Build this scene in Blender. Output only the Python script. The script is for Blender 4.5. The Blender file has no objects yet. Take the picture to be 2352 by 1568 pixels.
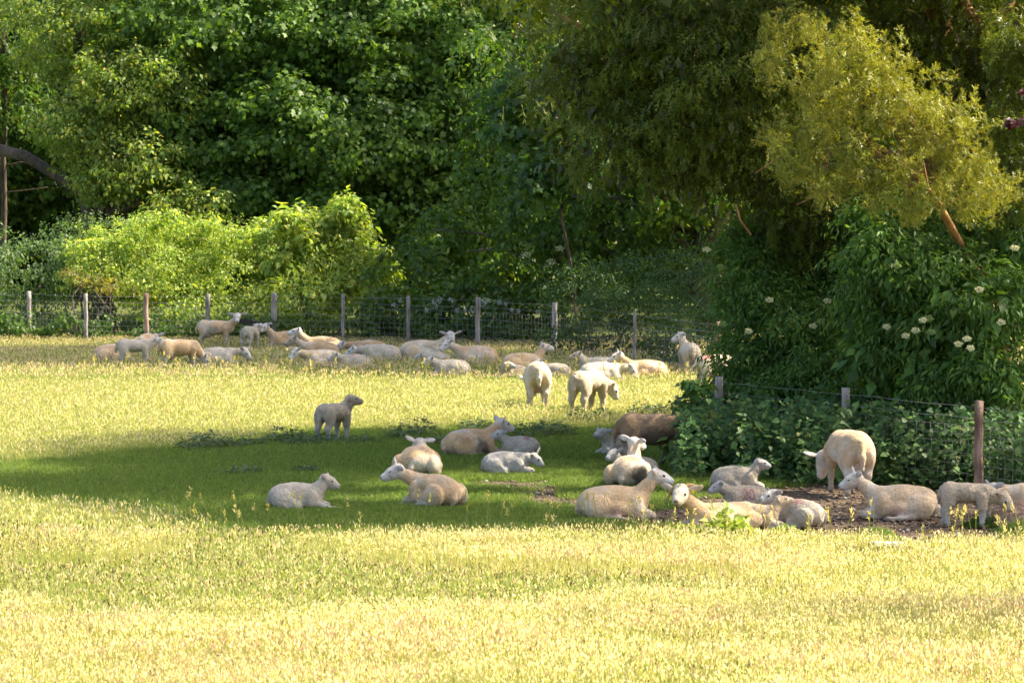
import bpy, bmesh, math, random
import numpy as np
from mathutils import Vector, Matrix
R = math.radians
scn = bpy.context.scene
COL = scn.collection

# ---------------------------------------------------------------- camera
F = 8500.0            # focal length in the pixels of a 2352 px wide picture
CW, CH = 2352.0, 1568.0
HOR = 416.0           # picture row of the horizon
CAMH = 3.6
PITCH = math.atan((CH / 2 - HOR) / F)
cam = bpy.data.cameras.new('camera'); cam_o = bpy.data.objects.new('camera', cam); COL.objects.link(cam_o)
cam.sensor_width = 36; cam.lens = F / CW * 36; cam.clip_start = 1; cam.clip_end = 900
cam_o.location = (0, 0, CAMH); cam_o.rotation_euler = (R(90) - PITCH, 0, 0)
cam.dof.use_dof = True; cam.dof.focus_distance = 43.0; cam.dof.aperture_fstop = 9.0
scn.camera = cam_o

# ---------------------------------------------------------------- light
SUN_AZ, SUN_EL = 12.0, 47.0     # azimuth counted from +X towards +Y
SUNV = Vector((math.cos(R(SUN_AZ)) * math.cos(R(SUN_EL)), math.sin(R(SUN_AZ)) * math.cos(R(SUN_EL)), math.sin(R(SUN_EL))))
sl = bpy.data.lights.new('sun', 'SUN'); sl.energy = 4.4; sl.angle = R(0.55); sl.color = (1.0, 0.91, 0.74)
so = bpy.data.objects.new('sun', sl); COL.objects.link(so)
so.rotation_euler = SUNV.to_track_quat('Z', 'Y').to_euler(); so.location = (60, 60, 80)
world = bpy.data.worlds.new('World'); scn.world = world; world.use_nodes = True
wn = world.node_tree; sky = wn.nodes.new('ShaderNodeTexSky'); sky.sky_type = 'NISHITA'; sky.sun_disc = False
sky.sun_elevation = R(SUN_EL); sky.sun_rotation = R(90 - SUN_AZ); sky.dust_density = 4.0; sky.air_density = .8; sky.ozone_density = .3
bgn = wn.nodes['Background']; wn.links.new(sky.outputs[0], bgn.inputs['Color']); bgn.inputs['Strength'].default_value = 0.15
scn.view_settings.view_transform = 'Standard'; scn.view_settings.look = 'None'
scn.view_settings.exposure = 1.55; scn.view_settings.gamma = 1.0
cy = scn.cycles; cy.max_bounces = 6; cy.diffuse_bounces = 3; cy.transmission_bounces = 4; cy.glossy_bounces = 2
cy.transparent_max_bounces = 8; cy.use_denoising = True; cy.caustics_reflective = False; cy.caustics_refractive = False

# ---------------------------------------------------------------- helpers
cp, sp_ = math.cos(PITCH), math.sin(PITCH)
def ray(x, y):
    u = (x - CW / 2) / F; v = (CH / 2 - y) / F
    return np.array([u, cp + v * sp_, -sp_ + v * cp])
def gp(x, y, z=0.0):
    d = ray(x, y); t = (z - CAMH) / d[2]
    return np.array([0, 0, CAMH]) + d * t
def at(x, y, Y):
    d = ray(x, y); return np.array([0, 0, CAMH]) + d * (Y / d[1])
def proj(P):
    P = np.asarray(P, float) - np.array([0, 0, CAMH])
    zc = P[:, 1] * cp - P[:, 2] * sp_; yc = P[:, 1] * sp_ + P[:, 2] * cp
    return np.stack([CW / 2 + F * P[:, 0] / zc, CH / 2 - F * yc / zc], 1)
def px(Y):                       # picture pixels per metre at depth Y
    return F / Y
def tag(o, label=None, cat=None, group=None, kind=None):
    if label: o['label'] = label
    if cat: o['category'] = cat
    if group: o['group'] = group
    if kind: o['kind'] = kind
    return o
def link(name, me, parent=None, loc=None):
    o = bpy.data.objects.new(name, me); COL.objects.link(o)
    if parent is not None: o.parent = parent
    if loc is not None: o.location = loc
    return o
def empty(name, loc=(0, 0, 0)):
    return link(name, None, None, loc)
def mesh(name, V, faces, mat=None, col=None, smooth=False):
    """faces: list of (n,k) int arrays"""
    me = bpy.data.meshes.new(name)
    V = np.asarray(V, np.float32); me.vertices.add(len(V)); me.vertices.foreach_set('co', V.ravel())
    if not isinstance(faces, (list, tuple)): faces = [faces]
    idx = np.concatenate([f.ravel() for f in faces]).astype(np.int32)
    tot = np.concatenate([np.full(len(f), f.shape[1], np.int32) for f in faces])
    st = np.concatenate([[0], np.cumsum(tot)[:-1]]).astype(np.int32)
    me.loops.add(len(idx)); me.loops.foreach_set('vertex_index', idx)
    me.polygons.add(len(tot)); me.polygons.foreach_set('loop_start', st)
    try: me.polygons.foreach_set('loop_total', tot)
    except Exception: pass
    me.update(calc_edges=True)
    if smooth: me.polygons.foreach_set('use_smooth', np.ones(len(tot), bool))
    if col is not None:
        a = me.color_attributes.new('Col', 'FLOAT_COLOR', 'POINT')
        c = np.ones((len(V), 4), np.float32); c[:, :3] = col
        a.data.foreach_set('color', c.ravel())
    if mat: me.materials.append(mat)
    return me
def tube_geo(pts, rad, seg=8, off=0):
    pts = np.asarray(pts, float); n = len(pts); rad = np.broadcast_to(np.asarray(rad, float), (n,))
    t = np.gradient(pts, axis=0); t /= np.linalg.norm(t, axis=1)[:, None] + 1e-9
    ref = np.array([0, 0, 1.0]) if abs(t[0][2]) < 0.9 else np.array([1.0, 0, 0])
    V = []
    for i in range(n):
        a = np.cross(t[i], ref); a /= np.linalg.norm(a) + 1e-9; b = np.cross(t[i], a)
        for k in range(seg):
            an = 2 * math.pi * k / seg; V.append(pts[i] + rad[i] * (a * math.cos(an) + b * math.sin(an)))
    Q = []
    for i in range(n - 1):
        for k in range(seg):
            k2 = (k + 1) % seg; Q.append((i * seg + k, i * seg + k2, (i + 1) * seg + k2, (i + 1) * seg + k))
    V.append(pts[0]); V.append(pts[-1]); T = []
    for k in range(seg):
        k2 = (k + 1) % seg; T.append((n * seg, k2, k)); T.append((n * seg + 1, (n - 1) * seg + k, (n - 1) * seg + k2))
    return np.array(V), np.array(Q) + off, np.array(T) + off
def tubes(name, lst, mat, seg=8, parent=None, smooth=True):
    VV, QQ, TT, off = [], [], [], 0
    for pts, rad in lst:
        V, Q, T = tube_geo(pts, rad, seg, off); VV.append(V); QQ.append(Q); TT.append(T); off += len(V)
    me = mesh(name, np.concatenate(VV), [np.concatenate(QQ), np.concatenate(TT)], mat, smooth=smooth)
    return link(name, me, parent)
def fbm(P, seed=0, octaves=4, scale=1.0):
    """cheap value noise on an (n,2|3) array"""
    P = np.asarray(P, float) * scale; out = np.zeros(len(P)); amp = 1.0; tot = 0
    if P.shape[1] == 2: P = np.concatenate([P, np.zeros((len(P), 1))], 1)
    for o in range(octaves):
        i = np.floor(P).astype(np.int64); f = P - i; f = f * f * (3 - 2 * f)
        def h(a):
            n = (a[:, 0] * 73856093) ^ (a[:, 1] * 19349663) ^ (a[:, 2] * 83492791) ^ ((seed + o * 17) * 2654435761 & 0x7fffffff)
            n = (n ^ (n >> 13)) * 1274126177 & 0x7fffffff
            return ((n ^ (n >> 16)) & 0xffff) / 65535.0
        v = 0
        for dx in (0, 1):
            for dy in (0, 1):
                for dz in (0, 1):
                    w = (f[:, 0] if dx else 1 - f[:, 0]) * (f[:, 1] if dy else 1 - f[:, 1]) * (f[:, 2] if dz else 1 - f[:, 2])
                    v = v + w * h(i + np.array([dx, dy, dz]))
        out += amp * v; tot += amp; amp *= 0.5; P = P * 2.03 + 11.3
    return out / tot

# ---------------------------------------------------------------- materials
def nmat(name):
    m = bpy.data.materials.new(name); m.use_nodes = True; nt = m.node_tree
    return m, nt, nt.nodes['Principled BSDF']
def N(nt, t, **kw):
    n = nt.nodes.new(t)
    for k, v in kw.items():
        if k in n.inputs: n.inputs[k].default_value = v
        else: setattr(n, k, v)
    return n
def leaf_mat(name, transl=0.35, rough=0.45, tcol=(1.0, 1.0, 0.45), spec=0.4, bright=1.0):
    """leaf colour comes from the mesh, light passes through the blade"""
    m, nt, b = nmat(name); L = nt.links
    a = N(nt, 'ShaderNodeAttribute', attribute_name='Col')
    src = a.outputs['Color']
    if bright != 1.0:
        hs = N(nt, 'ShaderNodeHueSaturation'); hs.inputs['Value'].default_value = bright
        L.new(src, hs.inputs['Color']); src = hs.outputs[0]
    L.new(src, b.inputs['Base Color']); b.inputs['Roughness'].default_value = rough
    b.inputs['Specular IOR Level'].default_value = spec
    tr = N(nt, 'ShaderNodeBsdfTranslucent'); mul = N(nt, 'ShaderNodeMix', data_type='RGBA', blend_type='MULTIPLY')
    mul.inputs[0].default_value = 1.0; L.new(src, mul.inputs[6]); mul.inputs[7].default_value = (*[c * 1.6 for c in tcol], 1)
    L.new(mul.outputs[2], tr.inputs['Color'])
    mx = N(nt, 'ShaderNodeMixShader'); mx.inputs[0].default_value = transl
    L.new(b.outputs[0], mx.inputs[1]); L.new(tr.outputs[0], mx.inputs[2])
    L.new(mx.outputs[0], nt.nodes['Material Output'].inputs['Surface'])
    return m
def bark_mat(name, c1, c2, sc=14, stretch=0.15, bump=0.5):
    m, nt, b = nmat(name); L = nt.links
    tc = N(nt, 'ShaderNodeTexCoord'); mp = N(nt, 'ShaderNodeMapping'); mp.inputs['Scale'].default_value = (1, 1, stretch)
    L.new(tc.outputs['Object'], mp.inputs[0])
    n1 = N(nt, 'ShaderNodeTexNoise', Scale=sc, Detail=6.0); L.new(mp.outputs[0], n1.inputs['Vector'])
    n2 = N(nt, 'ShaderNodeTexNoise', Scale=3.0, Detail=3.0); L.new(tc.outputs['Object'], n2.inputs['Vector'])
    ad = N(nt, 'ShaderNodeMath', operation='ADD'); L.new(n1.outputs[0], ad.inputs[0]); L.new(n2.outputs[0], ad.inputs[1])
    r = N(nt, 'ShaderNodeValToRGB'); L.new(ad.outputs[0], r.inputs[0])
    ad2 = N(nt, 'ShaderNodeMath', operation='MULTIPLY'); ad2.inputs[1].default_value = 0.5
    L.new(ad.outputs[0], ad2.inputs[0]); L.new(ad2.outputs[0], r.inputs[0])
    r.color_ramp.elements[0].color = (*c1, 1); r.color_ramp.elements[1].color = (*c2, 1)
    r.color_ramp.elements[0].position = .38; r.color_ramp.elements[1].position = .62
    L.new(r.outputs[0], b.inputs['Base Color']); b.inputs['Roughness'].default_value = 0.9
    bp = N(nt, 'ShaderNodeBump', Strength=bump, Distance=0.02); L.new(n1.outputs[0], bp.inputs['Height']); L.new(bp.outputs[0], b.inputs['Normal'])
    return m
def flat_mat(name, c, rough=0.6, var=0.15, sc=20, spec=0.3, metal=0):
    m, nt, b = nmat(name); L = nt.links
    tc = N(nt, 'ShaderNodeTexCoord'); n1 = N(nt, 'ShaderNodeTexNoise', Scale=sc, Detail=4.0); L.new(tc.outputs['Object'], n1.inputs['Vector'])
    r = N(nt, 'ShaderNodeValToRGB'); L.new(n1.outputs[0], r.inputs[0])
    r.color_ramp.elements[0].color = (*[x * (1 - var) for x in c], 1); r.color_ramp.elements[1].color = (*[min(1, x * (1 + var)) for x in c], 1)
    r.color_ramp.elements[0].position = .3; r.color_ramp.elements[1].position = .7
    L.new(r.outputs[0], b.inputs['Base Color']); b.inputs['Roughness'].default_value = rough
    b.inputs['Specular IOR Level'].default_value = spec; b.inputs['Metallic'].default_value = metal
    return m
# ================================================================ GROUND
def soil_mask(P):
    """bare trodden soil: 1 inside, 0 outside (x,y of the pasture)"""
    P = np.asarray(P, float); m = np.zeros(len(P)); n = fbm(P[:, :2], seed=9, octaves=4, scale=1.1) - .5
    for (x, y, rx, ry) in [(2040, 1172, 520, 36), (2290, 1222, 330, 30), (1640, 1165, 150, 26), (1900, 1145, 300, 26), (1750, 1190, 330, 30), (2200, 1232, 330, 34), (1980, 1215, 250, 26), (2330, 1190, 300, 40), (1235, 1130, 110, 16), (1300, 1148, 70, 14), (1400, 1085, 60, 12), (2200, 1130, 300, 24), (1150, 1112, 60, 9)]:
        c = gp(x, y); r1 = (gp(x + rx, y) - c)[0]; r2 = 1.9 * abs(gp(x, y + ry)[1] - c[1])
        d = np.sqrt(((P[:, 0] - c[0]) / r1) ** 2 + ((P[:, 1] - c[1]) / r2) ** 2)
        m = np.maximum(m, np.clip((1.05 - d + n * 1.6) * 2.2, 0, 1))
    return m
def build_ground():
    gx = np.concatenate([[-400, -120, -40], np.linspace(-14, 14, 280), [40, 120, 400]])
    gy = np.concatenate([[-300, -20, 10], np.linspace(22, 95, 500), [120, 200, 600]])
    X, Y = np.meshgrid(gx, gy); P = np.stack([X.ravel(), Y.ravel()], 1)
    s = soil_mask(P); z = -.02 * s * 0 + (fbm(P, seed=4, octaves=3, scale=1.4) - .5) * .02
    z[(np.abs(P[:, 0]) > 13) | (P[:, 1] < 23) | (P[:, 1] > 94)] = 0
    V = np.column_stack([P, z - .012]); nx, ny = len(gx), len(gy)
    i = np.arange(nx * ny).reshape(ny, nx); Q = np.stack([i[:-1, :-1], i[:-1, 1:], i[1:, 1:], i[1:, :-1]], -1).reshape(-1, 4)
    m, nt, b = nmat('pasture_soil'); L = nt.links
    a = N(nt, 'ShaderNodeAttribute', attribute_name='Col'); tc = N(nt, 'ShaderNodeTexCoord')
    n1 = N(nt, 'ShaderNodeTexNoise', Scale=14.0, Detail=9.0, Roughness=.75); L.new(tc.outputs['Object'], n1.inputs['Vector'])
    n2 = N(nt, 'ShaderNodeTexNoise', Scale=.8, Detail=4.0); L.new(tc.outputs['Object'], n2.inputs['Vector'])
    g = N(nt, 'ShaderNodeValToRGB'); L.new(n1.outputs[0], g.inputs[0])
    g.color_ramp.elements[0].color = (.045, .07, .015, 1); g.color_ramp.elements[0].position = .35
    g.color_ramp.elements[1].color = (.16, .17, .05, 1); g.color_ramp.elements[1].position = .68
    d = N(nt, 'ShaderNodeValToRGB'); L.new(n1.outputs[0], d.inputs[0])
    d.color_ramp.elements[0].color = (.05, .034, .022, 1); d.color_ramp.elements[0].position = .34
    d.color_ramp.elements[1].color = (.28, .20, .135, 1); d.color_ramp.elements[1].position = .72
    vo = N(nt, 'ShaderNodeTexVoronoi', Scale=26.0); L.new(tc.outputs['Object'], vo.inputs['Vector'])
    st = N(nt, 'ShaderNodeMath', operation='LESS_THAN'); st.inputs[1].default_value = .16; L.new(vo.outputs['Distance'], st.inputs[0])
    sc = N(nt, 'ShaderNodeMix', data_type='RGBA'); L.new(st.outputs[0], sc.inputs[0]); L.new(d.outputs[0], sc.inputs[6]); sc.inputs[7].default_value = (.46, .36, .27, 1)
    mx = N(nt, 'ShaderNodeMix', data_type='RGBA'); L.new(a.outputs['Fac'], mx.inputs[0]); L.new(g.outputs[0], mx.inputs[6]); L.new(sc.outputs[2], mx.inputs[7])
    L.new(mx.outputs[2], b.inputs['Base Color']); b.inputs['Roughness'].default_value = .95; b.inputs['Specular IOR Level'].default_value = .1
    bp = N(nt, 'ShaderNodeBump', Strength=.8, Distance=.05); L.new(n1.outputs[0], bp.inputs['Height']); L.new(bp.outputs[0], b.inputs['Normal'])
    tag(link('ground', mesh('ground', V, Q, m, np.repeat(s[:, None], 3, 1), True)), kind='structure')
build_ground()

# ---------------------------------------------------------------- grass
rng = np.random.default_rng(11)
def blades(n, size, hmin, hmax, wid, lean, cols, heads=0, headc=None, hs=1.0):
    """a square tuft of grass: bent three-step blades, some stems with seed heads"""
    x = (rng.random((n, 2)) - .5) * size * 1.25; h = rng.uniform(hmin, hmax, n) * (0.75 + .5 * rng.random(n))
    a = rng.random(n) * 6.283; ln = lean * h * (.3 + rng.random(n)); d = np.stack([np.cos(a), np.sin(a)], 1)
    b = a + 1.57 + rng.normal(0, .6, n); wv = np.stack([np.cos(b), np.sin(b)], 1) * (wid * (.6 + .8 * rng.random(n)))[:, None]
    V = np.zeros((n, 5, 3))
    V[:, 0, :2] = x - wv / 2; V[:, 1, :2] = x + wv / 2; m = x + d * ln[:, None] * .35
    V[:, 2, :2] = m - wv * .4; V[:, 3, :2] = m + wv * .4; V[:, 2:4, 2] = (h * .6)[:, None]
    V[:, 4, :2] = x + d * ln[:, None]; V[:, 4, 2] = h * (1 - .25 * lean * rng.random(n)); V[:, :2, 2] = -.02
    i = np.arange(n)[:, None] * 5
    T = np.concatenate([i + [0, 1, 3], i + [0, 3, 2], i + [2, 3, 4]])
    ci = rng.choice(len(cols), n, p=[c[1] for c in cols]); C = np.array([c[0] for c in cols])[ci] * (.75 + .5 * rng.random((n, 1)))
    CC = np.repeat(C[:, None], 5, 1); CC[:, :2] *= .8
    VV = [V.reshape(-1, 3)]; TT = [T]; C2 = [CC.reshape(-1, 3)]; off = n * 5
    if heads:
        k = heads; x = (rng.random((k, 2)) - .5) * size * 1.2; h = rng.uniform(hmax * .85, hmax * 1.35, k); a = rng.random(k) * 6.283
        d = np.stack([np.cos(a), np.sin(a), np.zeros(k)], 1); L = rng.uniform(.04, .085, k) * hs; w = rng.uniform(.012, .026, k) * hs
        base = np.stack([x[:, 0], x[:, 1], np.full(k, -.01)], 1); top = base + d * (h * .18)[:, None]; top[:, 2] = h
        s = np.stack([-d[:, 1], d[:, 0], d[:, 2]], 1)
        up = np.tile([0, 0, 1.], (k, 1)) + d * rng.uniform(.1, .9, k)[:, None]; up /= np.linalg.norm(up, axis=1)[:, None]
        V = np.stack([base - s * .0018, base + s * .0018, top + s * .0012, top - s * .0012,
                      top, top + up * L[:, None] * .45 + s * w[:, None] / 2, top + up * L[:, None], top + up * L[:, None] * .45 - s * w[:, None] / 2,
                      top + up * L[:, None] * .45 + np.cross(s, up) * w[:, None] / 2, top + up * L[:, None] * .45 - np.cross(s, up) * w[:, None] / 2], 1)
        i = np.arange(k)[:, None] * 10 + off
        TT.append(np.concatenate([i + [0, 1, 2], i + [0, 2, 3], i + [4, 5, 6], i + [4, 6, 7], i + [4, 8, 6], i + [4, 6, 9]]))
        hc = np.array(headc)[rng.integers(0, len(headc), k)] * (.75 + .45 * rng.random((k, 1))); c = np.repeat(hc[:, None], 10, 1); c[:, :4] = np.array([.30, .30, .10])
        VV.append(V.reshape(-1, 3)); C2.append(c.reshape(-1, 3))
    return np.concatenate(VV), np.concatenate(TT), np.concatenate(C2)
M_GRASS = leaf_mat('grass_blades', .5, .6, (1.0, .96, .58), spec=.2)
G1 = (.13, .20, .035); G2_ = (.23, .30, .07); G3 = (.075, .145, .03); Y1 = (.42, .42, .15); Y2 = (.56, .51, .27); S1 = (.70, .64, .46); PK = (.62, .48, .40); DK = (.14, .12, .05)
TS = .5
def template(name, *a, **k):
    V, T, C = blades(*a, **k); return bpy.data.objects.new(name, mesh(name, V, T, M_GRASS, C))
TPL = {
 'long': [template('tuft', 1150, TS, .03, .15, .0036, 1.0, pal_, heads=h_, headc=hc_, hs=.5) for pal_, h_, hc_ in (
    ([(G2_, .22), (Y1, .34), (Y2, .24), (S1, .14), (G1, .06)], 180, [S1, Y2, (.76, .70, .52), Y1]),
    ([(G2_, .40), (Y1, .34), (Y2, .14), (G1, .12)], 130, [Y1, G2_, Y2, S1]),
    ([(Y1, .32), (Y2, .30), (S1, .20), (G2_, .18)], 200, [PK, S1, (.58, .40, .34), Y2, (.76, .70, .52)]),
    ([(Y1, .34), (Y2, .24), (S1, .22), (G2_, .20)], 190, [(.78, .72, .54), S1, Y2]),
    ([(G1, .34), (G2_, .36), (Y1, .20), (DK, .10)], 90, [DK, (.24, .19, .12), Y1, PK]))],
 'green': [template('tuft', 900, TS, .02, .07, .0050, .8, [(G2_, .38), (G1, .27), (Y1, .25), (Y2, .10)], heads=45, headc=[S1, PK, Y2, DK], hs=.6) for _ in range(4)],
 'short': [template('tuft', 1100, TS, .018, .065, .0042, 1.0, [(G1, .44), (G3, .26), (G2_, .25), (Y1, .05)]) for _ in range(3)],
 'tall': [template('tuft', 480, TS, .03, .10, .007, .6, [(G2_, .38), (Y1, .22), (G1, .32), (Y2, .08)], heads=14, headc=[S1, PK, Y2], hs=.9) for _ in range(3)],
 'mid': [template('tuft', 640, TS, .02, .08, .006, .9, [(G2_, .36), (Y1, .36), (G1, .14), (Y2, .14)], heads=30, headc=[S1, Y2, Y1], hs=.7) for _ in range(3)],
}
def scatter_object(name, label_kind, tpls, pts, rot, scl, idx):
    me = bpy.data.meshes.new(name); me.vertices.add(len(pts)); me.vertices.foreach_set('co', np.asarray(pts, np.float32).ravel())
    for nm, ty, arr in (('rz', 'FLOAT', rot), ('sc', 'FLOAT', scl), ('idx', 'INT', idx)):
        a = me.attributes.new(nm, ty, 'POINT'); a.data.foreach_set('value', np.asarray(arr, np.int32 if ty == 'INT' else np.float32))
    ob = tag(link(name, me), kind='stuff')
    ng = bpy.data.node_groups.new(name, 'GeometryNodeTree'); ng.interface.new_socket('Geometry', in_out='INPUT', socket_type='NodeSocketGeometry'); ng.interface.new_socket('Geometry', in_out='OUTPUT', socket_type='NodeSocketGeometry')
    gi = ng.nodes.new('NodeGroupInput'); go = ng.nodes.new('NodeGroupOutput'); jn = ng.nodes.new('GeometryNodeJoinGeometry'); L = ng.links
    def na(nm, ty):
        n = ng.nodes.new('GeometryNodeInputNamedAttribute'); n.data_type = ty; n.inputs['Name'].default_value = nm; return n.outputs['Attribute']
    rzn, scn_, idn = na('rz', 'FLOAT'), na('sc', 'FLOAT'), na('idx', 'INT')
    cx = ng.nodes.new('ShaderNodeCombineXYZ'); L.new(rzn, cx.inputs['Z'])
    for q, t in enumerate(tpls):
        oi = ng.nodes.new('GeometryNodeObjectInfo'); oi.inputs['Object'].default_value = t; oi.inputs['As Instance'].default_value = True
        ip = ng.nodes.new('GeometryNodeInstanceOnPoints'); cmp = ng.nodes.new('FunctionNodeCompare'); cmp.data_type = 'INT'; cmp.operation = 'EQUAL'
        L.new(idn, cmp.inputs[2]); cmp.inputs[3].default_value = q
        L.new(gi.outputs[0], ip.inputs['Points']); L.new(cmp.outputs[0], ip.inputs['Selection']); L.new(oi.outputs['Geometry'], ip.inputs['Instance'])
        L.new(cx.outputs[0], ip.inputs['Rotation']); L.new(scn_, ip.inputs['Scale']); L.new(ip.outputs[0], jn.inputs[0])
    L.new(jn.outputs[0], go.inputs[0]); md = ob.modifiers.new('scatter', 'NODES'); md.node_group = ng
    return ob
def build_grass():
    st = .40; ys = np.arange(23.0, 84.5, st); P = []
    for y in ys:
        hw = y * .1384 + 3.2; xs = np.arange(-hw, hw, st); P.append(np.stack([xs, np.full(len(xs), y)], 1))
    P = np.concatenate(P); P += rng.uniform(-.12, .12, P.shape)
    s = proj(np.column_stack([P, np.zeros(len(P))])); u, v = s[:, 0], s[:, 1]
    n = fbm(P, seed=21, octaves=3, scale=.5); n2 = fbm(P, seed=31, octaves=3, scale=.25)
    soil = soil_mask(P)
    Y = P[:, 1]
    soil = np.clip(soil - .25 * (rng.random(len(P)) < .25), 0, 1)
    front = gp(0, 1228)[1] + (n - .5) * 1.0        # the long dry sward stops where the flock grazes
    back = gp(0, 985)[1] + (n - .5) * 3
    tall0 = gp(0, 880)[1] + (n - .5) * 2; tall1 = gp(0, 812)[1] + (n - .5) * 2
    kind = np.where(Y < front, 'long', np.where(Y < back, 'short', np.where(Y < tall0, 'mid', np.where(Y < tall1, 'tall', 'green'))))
    kind = np.where((kind == 'short') & (P[:, 0] < -7.6 + np.abs(Y - 45.2) * .62 + (n - .5) * 2), 'mid', kind)  # darker short turf ends along the yew shadow's outline, sharpening the shade by colour
    kind = np.where((kind == 'long') & (n2 > .60), 'green', kind)
    kind = np.where((kind == 'long') & (Y > front - .5 - 2.2 * n), 'green', kind)
    r = rng.random(len(P))
    near_soil_front = (Y < gp(0, 1246)[1])
    keep = r > np.clip(soil * 1.25 * np.where(near_soil_front, .72, 1.1), 0, 1)
    P, kind, n = P[keep], kind[keep], n[keep]
    names = {'long': 'dry_seeding_grass', 'green': 'green_grass', 'short': 'grazed_shade_turf', 'mid': 'sunlit_meadow_grass', 'tall': 'tall_flowering_grass'}
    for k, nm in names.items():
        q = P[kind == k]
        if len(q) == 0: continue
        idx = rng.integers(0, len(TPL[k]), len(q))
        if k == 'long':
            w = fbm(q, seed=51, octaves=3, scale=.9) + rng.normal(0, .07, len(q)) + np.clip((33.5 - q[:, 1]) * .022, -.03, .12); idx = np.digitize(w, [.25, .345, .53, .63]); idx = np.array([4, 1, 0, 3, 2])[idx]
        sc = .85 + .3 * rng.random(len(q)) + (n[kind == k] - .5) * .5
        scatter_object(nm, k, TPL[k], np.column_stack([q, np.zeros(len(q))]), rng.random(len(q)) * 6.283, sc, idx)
build_grass()

def build_clods():
    r = np.random.default_rng(77); n = 5200; u = r.uniform(1080, 2400, n); v = r.uniform(1095, 1262, n); P = np.array([gp(a, b) for a, b in zip(u, v)]); k = r.random(n) < soil_mask(P[:, :2]); P = P[k]; n = len(P)
    base = np.array([[1, 0, 0], [-1, 0, 0], [0, 1, 0], [0, -1, 0], [0, 0, 1], [0, 0, -.6]], float); T = np.array([[0, 2, 4], [2, 1, 4], [1, 3, 4], [3, 0, 4], [2, 0, 5], [1, 2, 5], [3, 1, 5], [0, 3, 5]])
    sz = r.uniform(.008, .035, n) * r.uniform(.5, 1.3, n); a = r.random(n) * 6.283; R3 = np.stack([np.stack([np.cos(a), -np.sin(a), 0 * a], 1), np.stack([np.sin(a), np.cos(a), 0 * a], 1), np.stack([0 * a, 0 * a, .6 + 0 * a], 1)], 1)
    V = np.einsum('nij,kj->nki', R3, base) * sz[:, None, None] * r.uniform(.7, 1.3, (n, 6, 1)) + P[:, None]; F_ = (T[None] + (np.arange(n) * 6)[:, None, None]).reshape(-1, 3)
    C = np.where(r.random((n, 1)) < .12, np.array([[.42, .36, .28]]), np.array([[.10, .07, .045]]) * r.uniform(.6, 2.2, (n, 1)))
    m, nt, b = nmat('clods'); at_ = N(nt, 'ShaderNodeAttribute', attribute_name='Col'); nt.links.new(at_.outputs['Color'], b.inputs['Base Color']); b.inputs['Roughness'].default_value = .95
    tag(link('soil_clods', mesh('soil_clods', V.reshape(-1, 3), F_, m, np.repeat(C, 6, 0))), kind='stuff')
build_clods()
# ================================================================ LEAVES, TREES, SHRUBS
# leaf outlines: x along the blade, y across, z = fold
SHP = {
 'oval': (np.array([[0, 0, 0], [.35, .30, .05], [1, 0, -.08], [.35, -.30, .05]]), np.array([[0, 1, 2], [0, 2, 3]])),
 'lance': (np.array([[0, 0, 0], [.4, .17, .04], [1, 0, -.10], [.4, -.17, .04]]), np.array([[0, 1, 2], [0, 2, 3]])),
 'heart': (np.array([[.05, 0, 0], [-.05, .25, .04], [.3, .42, .02], [1, 0, -.15], [.3, -.42, .02], [-.05, -.25, .04]]), np.array([[0, 1, 2], [0, 2, 3], [0, 3, 4], [0, 4, 5]])),
 'lobed': (np.array([[0, 0, 0], [.1, .30, .02], [.30, .22, .0], [.45, .55, -.05], [.62, .24, 0], [1, 0, -.12], [.62, -.24, 0], [.45, -.55, -.05], [.30, -.22, 0], [.1, -.30, .02]]),
           np.array([[0, 1, 2], [0, 2, 4], [2, 3, 4], [0, 4, 5], [0, 5, 6], [0, 6, 8], [6, 7, 8], [0, 8, 9]])),
 'spray': (np.array([[0, .03, 0], [0, -.03, 0], [1, 0, -.12], [.25, .02, 0], [.5, .24, .02], [.42, .02, 0], [.3, -.02, 0], [.55, -.24, .02], [.47, -.02, 0], [.55, .02, -.02], [.85, .15, -.04], [.72, .0, -.03], [.6, -.02, -.02], [.9, -.14, -.04], [.76, 0, -.03]]),
           np.array([[0, 1, 2], [3, 4, 5], [6, 7, 8], [9, 10, 11], [12, 13, 14]])),
}
def leaf_geo(shape, P, nrm, axis, size, C):
    """place leaf outlines at P, facing nrm, long axis axis"""
    S, T = SHP[shape]; n = len(P); k = len(S)
    nrm = nrm / (np.linalg.norm(nrm, axis=1)[:, None] + 1e-9)
    axis = axis - nrm * (axis * nrm).sum(1)[:, None]; axis /= np.linalg.norm(axis, axis=1)[:, None] + 1e-9
    y = np.cross(nrm, axis); Sz = S[None] * np.asarray(size)[:, None, None]
    V = P[:, None] + Sz[..., :1] * axis[:, None] + Sz[..., 1:2] * y[:, None] + Sz[..., 2:] * nrm[:, None]
    F_ = (T[None] + (np.arange(n) * k)[:, None, None]).reshape(-1, 3)
    return V.reshape(-1, 3), F_, np.repeat(C, k, 0)
def rand_unit(r, n):
    v = r.normal(0, 1, (n, 3)); return v / np.linalg.norm(v, axis=1)[:, None]
def pal(r, n, cols, var=.25):
    c = np.array([x[0] for x in cols]); p = np.array([x[1] for x in cols], float); p /= p.sum()
    return c[r.choice(len(c), n, p=p)] * (1 - var + 2 * var * r.random((n, 1)))
class Leaves:
    def __init__(s): s.V, s.F, s.C, s.off = [], [], [], 0
    def add(s, V, F_, C): s.V.append(V); s.F.append(F_ + s.off); s.C.append(C); s.off += len(V)
    def link(s, name, mat, parent=None):
        V = np.concatenate(s.V); me = mesh(name, V, np.concatenate(s.F), mat, np.concatenate(s.C)); return link(name, me, parent)
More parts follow.
